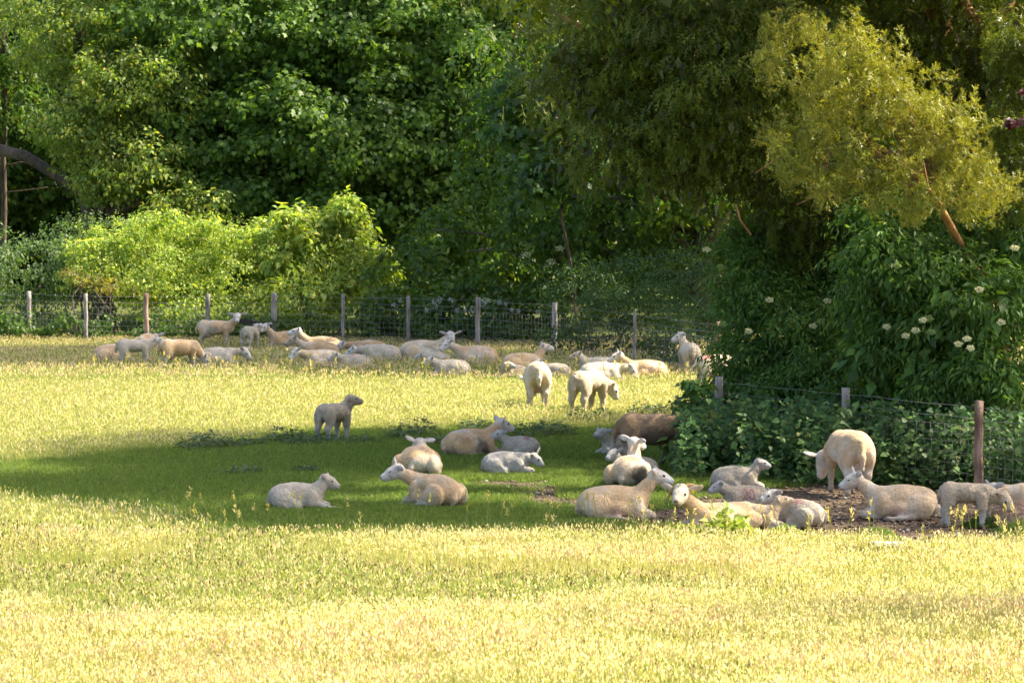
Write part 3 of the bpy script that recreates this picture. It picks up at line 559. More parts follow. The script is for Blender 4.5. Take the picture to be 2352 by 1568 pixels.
    e1 = shrub('elder_bush', 'dark green elder with cream flower plates in front of the yew, leaning left', 'lance', [lobe(1720, 640, 49, 100, 110, .8), lobe(1800, 740, 48.5, 160, 110, 1.0), lobe(1720, 830, 48.2, 90, 80, .7), lobe(1900, 830, 48, 170, 90, .9), lobe(1850, 620, 50, 110, 70, .8), lobe(1790, 530, 50.5, 120, 60, .7), lobe(1940, 590, 50, 110, 80, .7), lobe(1950, 700, 49, 100, 90, .7), lobe(1700, 560, 50, 70, 60, .6), lobe(1800, 860, 48.4, 150, 70, .7), lobe(1980, 870, 47.6, 130, 70, .7), lobe(1700, 895, 48, 50, 50, .5), lobe(1830, 890, 47.4, 120, 45, .5), lobe(1960, 915, 46.6, 110, 40, .45)], 14, 44, .22, .09, GE, M_LEAF, seed=41, core=4,
          extra=spires([(1640, 560, 48.6), (1665, 540, 48.6), (1635, 610, 48.4), (1640, 680, 48.3), (1645, 740, 48.2), (1700, 520, 49)], .09, .35, 26, GE, 'lance'))
    e2 = shrub('elder_bush', 'fresh green elder with drooping leaflets and flowers under the orange bough at the right edge', 'lance', [lobe(2090, 600, 45.6, 170, 110, .9), lobe(2260, 690, 45, 140, 110, .9), lobe(2140, 760, 45.4, 150, 90, .8), lobe(2290, 840, 44.6, 110, 80, .7), lobe(2010, 500, 46.4, 80, 60, .5), lobe(2010, 700, 46, 90, 90, .7), lobe(2160, 500, 47, 150, 60, .7), lobe(2320, 560, 46, 90, 90, .7), lobe(2120, 880, 46.4, 120, 70, .6), lobe(2270, 930, 45.6, 110, 60, .5), lobe(2050, 820, 45.8, 120, 70, .6), lobe(2200, 870, 44.9, 130, 60, .5)], 14, 44, .22, .10, GE, M_LEAF, seed=42, core=4)
    # nettles along the near fence
    def nettles(r, L):
        for q in range(1000):
            x = r.uniform(1550, 2420); y0 = 1062 + max(0, x - 1640) * .118 + r.normal(0, 9)
            if x < 1660 and r.random() < .3: y0 += 14
            b = gp(x, y0); y0 += 14 - 30 * min(1, max(0, (x - 1750) / 420)); b = gp(x, y0); h = r.uniform(.45, 1.0) * (1 if x > 1640 else .85); n = int(h * 34); t = r.random(n)
            c = b + np.array([r.normal(0, .08), r.normal(0, .08), 1]) * (t * h)[:, None] + rand_unit(r, n) * .05 * np.array([1, 1, .3])
            ax = rand_unit(r, n) + [0, 0, -.55]; V, F_, C = leaf_geo('heart', c, rand_unit(r, n) * .45 + [0, -.45, .75], ax, .035 + .07 * r.random(n) ** 1.5, pal(r, n, GN) * r.uniform(.65, 1.3)); V[:, 2] = np.maximum(V[:, 2], .01); L.add(V, F_, C)
    L = Leaves(); nettles(np.random.default_rng(50), L); o = L.link('nettle_bed', M_LEAF); tag(o, kind='stuff')
    shrub('bindweed_hedge', 'leafy hedge of ivy and bindweed draped over the near fence posts', 'heart', [lobe(1640, 960, 48.2, 80, 75, .45), lobe(1760, 930, 48.2, 110, 80, .5), lobe(1900, 950, 47.6, 130, 90, .5), lobe(2060, 950, 46.6, 140, 90, .45), lobe(2220, 960, 45.6, 140, 80, .4), lobe(2340, 1010, 44.4, 80, 80, .3), lobe(1590, 1010, 46, 50, 60, .35), lobe(1700, 1010, 46.6, 60, 40, .3)], 14, 40, .2, .078, GN, M_LEAF, seed=43, core=6)
    shrub('bindweed_spray', 'leafy stem reaching into the sunlit gap at the left end of the near hedge', 'heart', [lobe(1600, 890, 46.6, 30, 26, .2), lobe(1580, 925, 46.5, 18, 18, .15)], 30, 18, .12, .085, GE, M_LEAF, stems=3, seed=44, cat='plant')
    # flower plates of the elders
    pts = [(1622, 573, 48.2), (1655, 612, 48.2), (1868, 748, 46.9), (1768, 688, 47.2), (1958, 715, 46.8), (1885, 738, 46.9), (1975, 745, 46.6), (2102, 758, 44.4), (2120, 735, 44.4), (2140, 762, 44.4), (2222, 778, 44.0), (2228, 800, 44.0), (2200, 790, 44.0), (2132, 730, 44.5), (2080, 770, 44.6), (1720, 760, 47.2), (2250, 665, 44), (1660, 745, 47.6), (2330, 570, 44), (2035, 750, 45), (1900, 690, 47), (2060, 610, 44.6), (2300, 740, 43.9), (1950, 690, 46.8)]
    r = np.random.default_rng(60)
    far = [(1208, 585, 82.0), (1200, 560, 82), (1265, 600, 81.8), (1285, 570, 81.9), (1118, 690, 82)]
    for i, (x, y, Y) in enumerate(pts + far):
        n = 220 if Y < 60 else 60; s = .052 if Y < 60 else .10; p = at(x, y, Y - .25); a = r.random(n) * 6.283; q = np.sqrt(r.random(n)) * s
        lump = .8 + .2 * np.cos(a * 2 + i) * np.cos(a * 3 + 2 * i); c = p + np.stack([np.cos(a) * q * lump * 1.2, -q * .2 - .2 * (1 - q / s) * s, np.sin(a) * q * lump * .8], 1)
        fresh = i % 4 != 1; V, F_, C = leaf_geo('oval', c, rand_unit(r, n) * .4 + [0, -.6, .7], rand_unit(r, n), np.full(n, .014 if Y < 60 else .03), pal(r, n, [((.72, .70, .50) if fresh else (.35, .42, .16), 1)], .12))
        L = Leaves(); L.add(V, F_, C); o = L.link('flower_cluster', M_FLOWER)
        par = e3 if Y > 60 else (e1 if x < 1990 else e2)
        o.parent = par; o.matrix_parent_inverse = Matrix.Translation(-Vector(par.location)); fl.append(o)
    return fl
FL = build_shrubs()
# ================================================================ FENCES AND SMALL THINGS
M_POSTG = bark_mat('weathered_post', (.17, .14, .12), (.48, .42, .38), sc=22, stretch=.08); M_POSTB = bark_mat('brown_post', (.12, .06, .035), (.50, .33, .24), sc=20, stretch=.08)
M_WIRE = flat_mat('galvanised_wire', (.24, .235, .22), .6, spec=.3, metal=.2); M_WOOLT = flat_mat('caught_wool', (.62, .60, .56), .9)
def post(root, x, y, h, rad, mat, seed, lean=0.0):
    r = np.random.default_rng(seed); b = np.array([x, y, -.02]); t = np.linspace(0, 1, 7)[:, None]
    P = b + np.array([lean, 0, h]) * t; P[1:-1, :2] += r.normal(0, .006, (5, 2)); rr = rad * (1.03 - .06 * t[:, 0]) * (1 + r.normal(0, .02, 7))
    o = tubes('post', [(P, rr)], mat, 12); o.data.name = 'post'; o.parent = root; o.matrix_parent_inverse = Matrix.Translation(-Vector(root.location)); return o
def wires(root, poly, hs, rad, name, mesh_step=None, wob=.012, seed=0, mh=None):
    r = np.random.default_rng(seed); lst = []
    poly = np.array(poly); seg = np.linalg.norm(np.diff(poly, axis=0), axis=1); cum = np.concatenate([[0], np.cumsum(seg)])
    def pos(s): return np.array([np.interp(s, cum, poly[:, 0]), np.interp(s, cum, poly[:, 1]), 0])
    n = int(cum[-1] / .35)
    for h in hs:
        ss = np.linspace(0, cum[-1], n); P = np.array([pos(s) for s in ss]); P[:, 2] = h + r.normal(0, wob, n) - .012 * np.abs(np.sin(ss * 1.9)); P[:, 1] -= .05; lst.append((P, rad))
    if mesh_step:
        for s in np.arange(.05, cum[-1], mesh_step):
            k = 7; P = np.tile(pos(s + r.normal(0, .01)), (k, 1)); P[:, 2] = np.linspace(mh[0], mh[1], k); P[:, 0] += r.normal(0, .010, k); P[:, 1] -= .05; lst.append((P, rad * .8))
    o = tubes(name, lst, M_WIRE, 4, smooth=False); o.parent = root; o.matrix_parent_inverse = Matrix.Translation(-Vector(root.location)); return o
def build_fences():
    # far fence: posts read off the picture (x, y of the top), 1.1 m tall
    tops = [(-60, 668), (67, 667), (197, 672), (336, 672), (478, 673), (628, 671), (788, 673), (938, 677), (1098, 681), (1273, 692), (1457, 712), (1649, 736)]
    root = empty('wire_fence', tuple(gp(67, 784))); tag(root, 'long wire netting fence on grey wooden posts running behind the far sheep', 'fence')
    poly = []
    for i, (x, yt) in enumerate(tops):
        s = (yt - 416 + CAMH * 0) ; yb = (yt - .277 * 1.1 * 416) / (1 - .277 * 1.1); b = gp(x, yb); poly.append((b[0], b[1]))
        h = 1.1
        post(root, b[0], b[1], h, [.050, .050, .045, .058, .055, .062, .038, .042, .052, .056, .03, .05][i], M_POSTB if i in (3, 11) else M_POSTG, i, [0, 0, 0, .0, 0, .02, 0, 0, .0, .01, 0, 0][i])
    wires(root, poly, [.12, .24, .36, .48, .62, .78], .0026, 'wire_netting', .15, .010, 1, (.05, .78)); wires(root, poly, [1.02, .88], .003, 'top_wire', None, .008, 2)
    # near fence
    pts = [(1560, 1045), (1652, 1061), (1942, 1098), (2248, 1141), (2580, 1190)]
    root2 = empty('wire_fence', tuple(gp(2248, 1141))); tag(root2, 'near wire netting fence with a brown round post, overgrown with nettles', 'fence'); poly = []
    for i, (x, yb) in enumerate(pts):
        b = gp(x, yb); poly.append((b[0], b[1] - .0))
        if i: post(root2, b[0], b[1], 1.12, .052, M_POSTB if i == 3 else M_POSTG, 40 + i)
    wires(root2, poly, [.12, .25, .37, .49, .60, .71, .80], .0019, 'wire_netting', .16, .008, 3, (.08, .80)); wires(root2, poly, [.90, 1.03], .0028, 'top_wire', None, .004, 4)
    # wool caught on the far wire
    r = np.random.default_rng(5); L = Leaves()
    for x, y in [(995, 690), (1010, 688), (1000, 702), (1035, 690), (1050, 712), (1068, 712), (1100, 690), (1110, 698), (1148, 694), (1160, 698), (1175, 712), (1190, 714), (1235, 716), (980, 712), (920, 690), (1085, 712), (905, 700)]:
        Y = 81.6 - max(0, x - 1100) * .008; n = 34; c = at(x, y, Y) + rand_unit(r, n) * np.array([.05, .02, .06]) * r.uniform(.5, 1.1)
        V, F_, C = leaf_geo('lance', c, rand_unit(r, n), rand_unit(r, n), np.full(n, .05), np.full((n, 3), .42)); L.add(V, F_, C)
    o = L.link('wool_tufts', leaf_mat('wool_strands', .3, .9, (1, 1, 1), .1)); o.parent = root; o['kind'] = 'stuff'; o.matrix_parent_inverse = Matrix.Translation(-Vector(root.location))
    # dark rail
    a, b = at(562, 737, 80.2), at(612, 748, 80.0)
    bm = bmesh.new(); bmesh.ops.create_cube(bm, size=1); bmesh.ops.scale(bm, vec=(.78, .05, .10), verts=bm.verts); bmesh.ops.bevel(bm, geom=bm.edges[:], offset=.008, segments=2, affect='EDGES')
    me = bpy.data.meshes.new('timber_rail'); bm.to_mesh(me); bm.free(); me.materials.append(bark_mat('dark_timber', (.02, .016, .012), (.07, .055, .04)))
    rl = link('timber_rail', me, None, tuple(.5 * (a + b))); rl.rotation_euler = (0, R(9), R(4)); rl.scale = (.9, 1, 1)
    tag(rl, 'dark wooden rail leaning on the grey post behind the standing lamb', 'rail')
    # weathered post standing behind the elder shrub (far upright)
    pr = tubes('gate_post', [(np.array([at(876, 660, 92), at(875, 606, 92)]), .07)], M_POSTG, 10); tag(pr, 'pale upright post glimpsed behind the far fence beside the lime leaves', 'post')
    pr.data.vertices  # stands on the ground behind the shrubs
    for v in pr.data.vertices:
        if v.co.z < 1.2: v.co.z = 0
build_fences()

def build_small():
    r = np.random.default_rng(70)
    # thistles: low rosettes of spiny grey green leaves along the shade edge
    M_TH = leaf_mat('thistle_leaves', .25, .6, (1, 1, .5), .2); TH = [((.09, .14, .075), 3), ((.12, .17, .09), 2), ((.07, .11, .05), 1)]
    spots = [(455, 1032, .55, .22), (490, 1026, .45, .2), (530, 1030, .4, .16), (575, 1024, .3, .14), (640, 1018, .4, .26), (672, 1016, .35, .24), (700, 1022, .5, .12), (740, 1016, .4, .14), (820, 1020, .7, .12), (930, 1010, .5, .24), (968, 1000, .35, .3), (1010, 1022, .3, .14),
             (1090, 985, .4, .16), (1215, 1005, .6, .26), (1262, 996, .45, .26), (1290, 1000, .4, .18), (1330, 970, .35, .24), (1385, 965, .3, .2), (1470, 958, .35, .26), (1500, 955, .3, .2), (1550, 955, .4, .24), (560, 1088, .45, .1), (705, 1084, .3, .08), (1435, 1000, .3, .12), (1120, 985, .3, .1)]
    where = ['at the left end of the shade edge', 'second in the left clump', 'spreading low left of the lone lamb', 'in the sunny grass edge left of the lamb', 'tall clump left of the lone lamb', 'dark clump just left of the lone lamb', 'low at the hind feet of the lone lamb', 'under the lone lamb',
             'flat patch right of the lone lamb', 'behind the ewe whose ears only show', 'upright one above the ewe whose ears only show', 'small one left of the dirty flanked ewe', 'behind the dirty flanked ewe', 'wide one right of the lamb with the paint mark', 'upright one right of the paint marked lamb', 'low one at the sun edge right of the paint marked lamb',
             'in front of the sunlit ewe', 'by the forefeet of the sunlit grazing lamb', 'right of the sunlit lamb hooves', 'short one in the light behind the brown ewe', 'by the left end of the near hedge', 'flat in the shade above the leftmost lamb', 'flat above the head of the leftmost lamb', 'small one left of the brown ewe', 'tiny one behind the paint marked lamb']
    for i, (x, y, w, h) in enumerate(spots):
        b = gp(x, y); n = 210 if w > .45 else 140; a = r.random(n) * 6.283; q = r.random(n) ** .7 * w / 2; t = r.random(n)
        c = np.stack([np.cos(a) * q, np.sin(a) * q, .02 + h * t * (1 - .6 * q / (w / 2))], 1); ax = np.stack([np.cos(a), np.sin(a), .2 + .9 * t], 1) + rand_unit(r, n) * .3
        V, F_, C = leaf_geo('lance', c, rand_unit(r, n) * .6 + [0, 0, 1], ax, (.06 + .05 * r.random(n)) * min(1, .6 + h * 2), pal(r, n, TH)); V[:, 2] = np.maximum(V[:, 2], .005)
        o = link('thistle', mesh('thistle', V, F_, M_TH, C), None, (b[0], b[1], 0)); tag(o, 'grey green thistle ' + where[i], 'thistle', 'thistles in the pasture')
    # sunlit bindweed clump in front of the horned ewe
    root = gp(1672, 1226)
    def weed(name, label, x0, x1, yb, h, n, size, cols, seed, shp='heart', kd=False):
        q = np.random.default_rng(seed); c0 = gp((x0 + x1) / 2, yb); w = (gp(x1, yb) - gp(x0, yb))[0]; P = []
        t = q.random(n); u = q.random(n) - .5; hh = h * (1 - (2 * np.abs(u)) ** 1.5) * (.55 + .45 * np.sin(u * 37 + seed) ** 2)
        c = np.stack([u * w, q.normal(0, .10, n), .01 + hh * t], 1)
        V, F_, C = leaf_geo(shp, c, rand_unit(q, n) * .8 + [.2, -.4, .7], rand_unit(q, n), size * (.6 + .8 * q.random(n)), pal(q, n, cols)); V[:, 2] = np.maximum(V[:, 2], .005)
        o = link(name, mesh(name, V, F_, M_LEAF, C), None, (c0[0], c0[1], 0)); 
        if kd: tag(o, kind='stuff')
        else: tag(o, label, 'weed')
        return o
    GW = [((.26, .34, .06), 3), ((.34, .38, .08), 2), ((.20, .28, .05), 2), ((.42, .44, .14), 1)]
    weed('bindweed', 'tall clump of bright bindweed leaves in front of the horned ewe', 1600, 1742, 1232, .34, 300, .075, GW, 1)
    weed('ground_ivy', 'low sunlit leaves under the chin of the horned ewe', 1510, 1620, 1226, .12, 200, .055, GW, 2, kd=True)
    weed('dock_leaves', 'low sunlit leaves right of the bindweed clump below the resting lambs', 1740, 1850, 1230, .10, 160, .05, GW, 3, kd=True)
    weed('chickweed', 'small shaded weeds beside the lamb with painted numerals', 1640, 1760, 1178, .13, 170, .05, GE, 4, 'lance', True)
    # soil heap at the right edge
    c0 = gp(2345, 1203); nx = 60; g = np.linspace(-1, 1, nx); X, Y = np.meshgrid(g, g); d = np.sqrt(X ** 2 + Y ** 2); P = np.stack([X.ravel(), Y.ravel()], 1)
    Z = np.clip(1 - d ** 2, 0, 1) ** .8 * .27; Z = Z.ravel() + (fbm(P, 3, 5, 7) - .5) * .09 * np.clip(1.1 - d.ravel(), 0, 1) - .02; V = np.column_stack([P[:, 0] * .46, P[:, 1] * .5, Z])
    i = np.arange(nx * nx).reshape(nx, nx); Q = np.stack([i[:-1, :-1], i[:-1, 1:], i[1:, 1:], i[1:, :-1]], -1).reshape(-1, 4)
    o = link('soil_heap', mesh('soil_heap', V, Q, bark_mat('dry_soil', (.12, .075, .05), (.40, .27, .19), sc=16, stretch=1, bump=1), None, True), None, (c0[0], c0[1], 0)); tag(o, 'crumbly brown mound of dry soil at the right edge under the grazing lamb', 'soil mound')
    # turf on the heap's foot
    for nm, (x, y, w, n, lab) in {'a': (2266, 1206, .38, 1600, 'dense dark green grass tussock between the woolly legged lamb and the soil heap'), 'b': (2350, 1222, .5, 1800, 'dark green grass tussock below the soil heap at the right edge'),
                                  'c': (2010, 1240, .45, 1500, 'fresh green tuft growing on the bare soil near the white slab')}.items():
        b = gp(x, y); V, T_, C = blades(n, w, .07, .17, .006, .9, [(G1, .5), (G3, .35), (G2_, .15)]); rr = np.linalg.norm(V[:, :2], axis=1) / (w * .62); V[:, 2] *= np.clip(1.15 - rr ** 2, .1, 1.2)
        tag(link('grass_tussock', mesh('grass_tussock', V, T_, M_GRASS, C), None, (b[0], b[1], 0)), lab, 'grass tussock', 'grass tussocks on the bare soil')
    # white slab in the grass
    b = gp(2043, 1278); bm = bmesh.new(); bmesh.ops.create_cube(bm, size=1); bmesh.ops.scale(bm, vec=(.37, .22, .11), verts=bm.verts); bmesh.ops.bevel(bm, geom=bm.edges[:], offset=.02, segments=2, affect='EDGES')
    for v in bm.verts: v.co += Vector((math.sin(v.co.y * 40) * .006, math.sin(v.co.x * 30) * .008, .085 + math.sin(v.co.x * 22) * .006))
    me = bpy.data.meshes.new('white_stone'); bm.to_mesh(me); bm.free(); me.materials.append(flat_mat('chalk_white', (.80, .78, .74), .8, .1)); o = link('white_stone', me, None, (b[0], b[1], 0)); tag(o, 'bright white slab half sunk in the dry grass on the right', 'stone')
    # seeding stems that stand out against the shade
    L = Leaves(); ST = [(.42, .38, .12), (.55, .46, .22)]
    for q in range(14, 215):
        if q < 30: x, y = r.uniform(2090, 2360), 1250 + r.uniform(-4, 12)
        elif q < 72: x, y = r.uniform(380, 1500), 1212 + r.uniform(-8, 14)
        elif q < 95: x, y = r.uniform(1480, 2080), 1232 + r.uniform(-6, 10)
        else: x, y = r.uniform(150, 1560), r.uniform(852, 884)
        b = gp(x, y); h = r.uniform(.18, .40) * (1.05 if q >= 95 else 1); d = r.normal(0, .06, 2); top = b + np.array([d[0], d[1], h]); w = .0035 if q < 95 else .006
        V = np.array([b + [-w, 0, 0], b + [w, 0, 0], top + [w * .6, 0, 0], top + [-w * .6, 0, 0]]); L.add(V, np.array([[0, 1, 2], [0, 2, 3]]), np.full((4, 3), .25) * np.array([1, 1.1, .4]))
        n = 9; tt = r.random(n); c = top + np.array([d[0] * .5, 0, -1]) * (tt * .09)[:, None] + rand_unit(r, n) * .008
        V, F_, C = leaf_geo('lance', c, rand_unit(r, n), rand_unit(r, n) * .4 + [d[0] * 6, 0, 1], np.full(n, .045 if q < 95 else .06), np.tile(ST[q % 2], (n, 1))); L.add(V, F_, C)
    for q in range(1500):
        x, y = r.uniform(-60, 2420), 1568 - 330 * r.random() ** 1.2 + 60; b = gp(x, y); h = r.uniform(.12, .30); d = r.normal(0, .05, 2); top = b + np.array([d[0], d[1], h]); w = .0022
        V = np.array([b + [-w, 0, 0], b + [w, 0, 0], top + [w * .6, 0, 0], top + [-w * .6, 0, 0]]); L.add(V, np.array([[0, 1, 2], [0, 2, 3]]), np.full((4, 3), .25) * np.array([1, 1.15, .4]))
        n = 7; tt = r.random(n); c = top + np.array([d[0] * .5, 0, -1]) * (tt * .055)[:, None] + rand_unit(r, n) * .005; hc = [(.16, .12, .07), (.45, .32, .24), (.72, .66, .48), (.30, .34, .10)][int(r.integers(0, 4))]
        V, F_, C = leaf_geo('lance', c, rand_unit(r, n), rand_unit(r, n) * .4 + [d[0] * 6, 0, 1], np.full(n, .026), np.tile(hc, (n, 1))); L.add(V, F_, C)
    tag(L.link('flowering_stems', M_GRASS), kind='stuff')
    # copper beech standing outside the frame; only two sprays reach into view
    c0 = (11.2, 30.6, 0); ro = empty('copper_beech', c0); tag(ro, 'copper beech whose glossy dark red sprays reach in at the right edge', 'tree'); inv = Matrix.Translation(-Vector(c0))
    def put(o): o.parent = ro; o.matrix_parent_inverse = inv; return o
    put(tubes('trunk', [limb(c0, (11.0, 30.6, 8.5), .22, .05, 0, 8, 2)], M_BARK, 10)); L = Leaves(); CB = [((.09, .012, .010), 2), ((.15, .03, .02), 1), ((.05, .012, .010), 1)]
    P, Nn = clumps(r, [((10.6, 30.6, 7.0), (3.0, 1.7, 2.6)), ((8.6, 30.2, 5.6), (1.6, 1.0, .9))], 1.5, .6, .5, .2); crown(r, L, 'oval', P, Nn, 34, .5, .11, CB, droop=.2); put(L.link('crown', M_RED))
    for k, pts in enumerate([[(3100, 150, 30.3), (2440, 255, 30), (2380, 266, 30), (2345, 280, 30), (2318, 282, 30)], [(3000, 80, 30.3), (2440, 190, 30), (2385, 205, 30), (2352, 212, 30)]]):
        P = np.array([at(*p) for p in pts]); tw = put(tubes('twig', [(P, np.linspace(.012, .002, len(P)))], M_BARK, 6)); L = Leaves()
        n = 46; t = .5 + .5 * r.random(n) ** .8; idx = t * (len(P) - 1); i0 = np.minimum(idx.astype(int), len(P) - 2); c = P[i0] + (P[i0 + 1] - P[i0]) * (idx - i0)[:, None] + rand_unit(r, n) * .025
        ax = (P[-1] - P[0]) / np.linalg.norm(P[-1] - P[0]) + rand_unit(r, n) * .8 + [0, 0, -.25]
        V, F_, C = leaf_geo('oval', c, rand_unit(r, n) * .6 + [0, -.5, .8], ax, .05 + .03 * r.random(n), pal(r, n, CB)); L.add(V, F_, C); lv = L.link('leaves', M_RED, tw)
    # tiny insects before the nettles, their sunlit glow put into the colour
    n = 130; Y = r.uniform(40, 41.5, n); x = 1980 + r.normal(0, 110, n); y = 1010 + r.normal(0, 65, n); c = np.array([at(*p) for p in zip(x, y, Y)])
    V, F_, C = leaf_geo('oval', c, rand_unit(r, n), rand_unit(r, n), np.full(n, .010), np.tile([.8, .6, .3], (n, 1))); L = Leaves(); L.add(V, F_, C); tag(L.link('midges', M_FLOWER), kind='stuff')
build_small()
# ================================================================ SHEEP
def wool_mat(name, nsc, bump, dist, var, sheen):
    m, nt, b = nmat(name); L = nt.links
    a = N(nt, 'ShaderNodeAttribute', attribute_name='Col'); tc = N(nt, 'ShaderNodeTexCoord')
    n1 = N(nt, 'ShaderNodeTexNoise', Scale=nsc, Detail=5.0, Roughness=0.7); L.new(tc.outputs['Object'], n1.inputs['Vector'])
    n2 = N(nt, 'ShaderNodeTexNoise', Scale=5.0, Detail=3.0); L.new(tc.outputs['Object'], n2.inputs['Vector'])
    r1 = N(nt, 'ShaderNodeMapRange'); r1.inputs[1].default_value = .35; r1.inputs[2].default_value = .65
    r1.inputs[3].default_value = 1 - var; r1.inputs[4].default_value = 1 + var * .6; L.new(n1.outputs[0], r1.inputs[0])
    r2 = N(nt, 'ShaderNodeMapRange'); r2.inputs[1].default_value = .35; r2.inputs[2].default_value = .65
    r2.inputs[3].default_value = .86; r2.inputs[4].default_value = 1.08; L.new(n2.outputs[0], r2.inputs[0])
    mm = N(nt, 'ShaderNodeMath', operation='MULTIPLY'); L.new(r1.outputs[0], mm.inputs[0]); L.new(r2.outputs[0], mm.inputs[1])
    vm = N(nt, 'ShaderNodeVectorMath', operation='SCALE'); L.new(a.outputs['Color'], vm.inputs[0]); L.new(mm.outputs[0], vm.inputs[3])
    L.new(vm.outputs[0], b.inputs['Base Color']); b.inputs['Roughness'].default_value = 0.95
    b.inputs['Specular IOR Level'].default_value = 0.1
    b.inputs['Sheen Weight'].default_value = sheen; b.inputs['Sheen Roughness'].default_value = .5
    bp = N(nt, 'ShaderNodeBump', Strength=bump, Distance=dist); L.new(n1.outputs[0], bp.inputs['Height']); L.new(bp.outputs[0], b.inputs['Normal'])
    return m
M_SHORN = wool_mat('shorn_fleece', 26, .9, .028, .18, .15)
M_WOOL = wool_mat('lamb_wool', 38, 1.0, .038, .26, .2)
M_EYE = flat_mat('eye_dark', (.012, .010, .008), .15, spec=.6)
M_TAG = flat_mat('ear_tag_yellow', (.85, .62, .03), .4)
M_HORN = bark_mat('horn', (.30, .17, .07), (.55, .38, .20), sc=30, stretch=1)

TAN = np.array([.70, .475, .265]); CREAM = np.array([.68, .54, .37]); WHITE = np.array([0.661, 0.604, 0.513]); GREYW = np.array([.65, .555, .42])
PINK = np.array([.45, .24, .19]); FACEW = np.array([.74, .71, .66]); HOOF = np.array([.05, .04, .03]); DIRT = np.array([.075, .055, .038])
EARC = np.array([.45, .33, .28]); RED = np.array([.55, .07, .09]); BROWN = np.array([0.308, 0.199, 0.114]); SAND = np.array([.64, .445, .26])

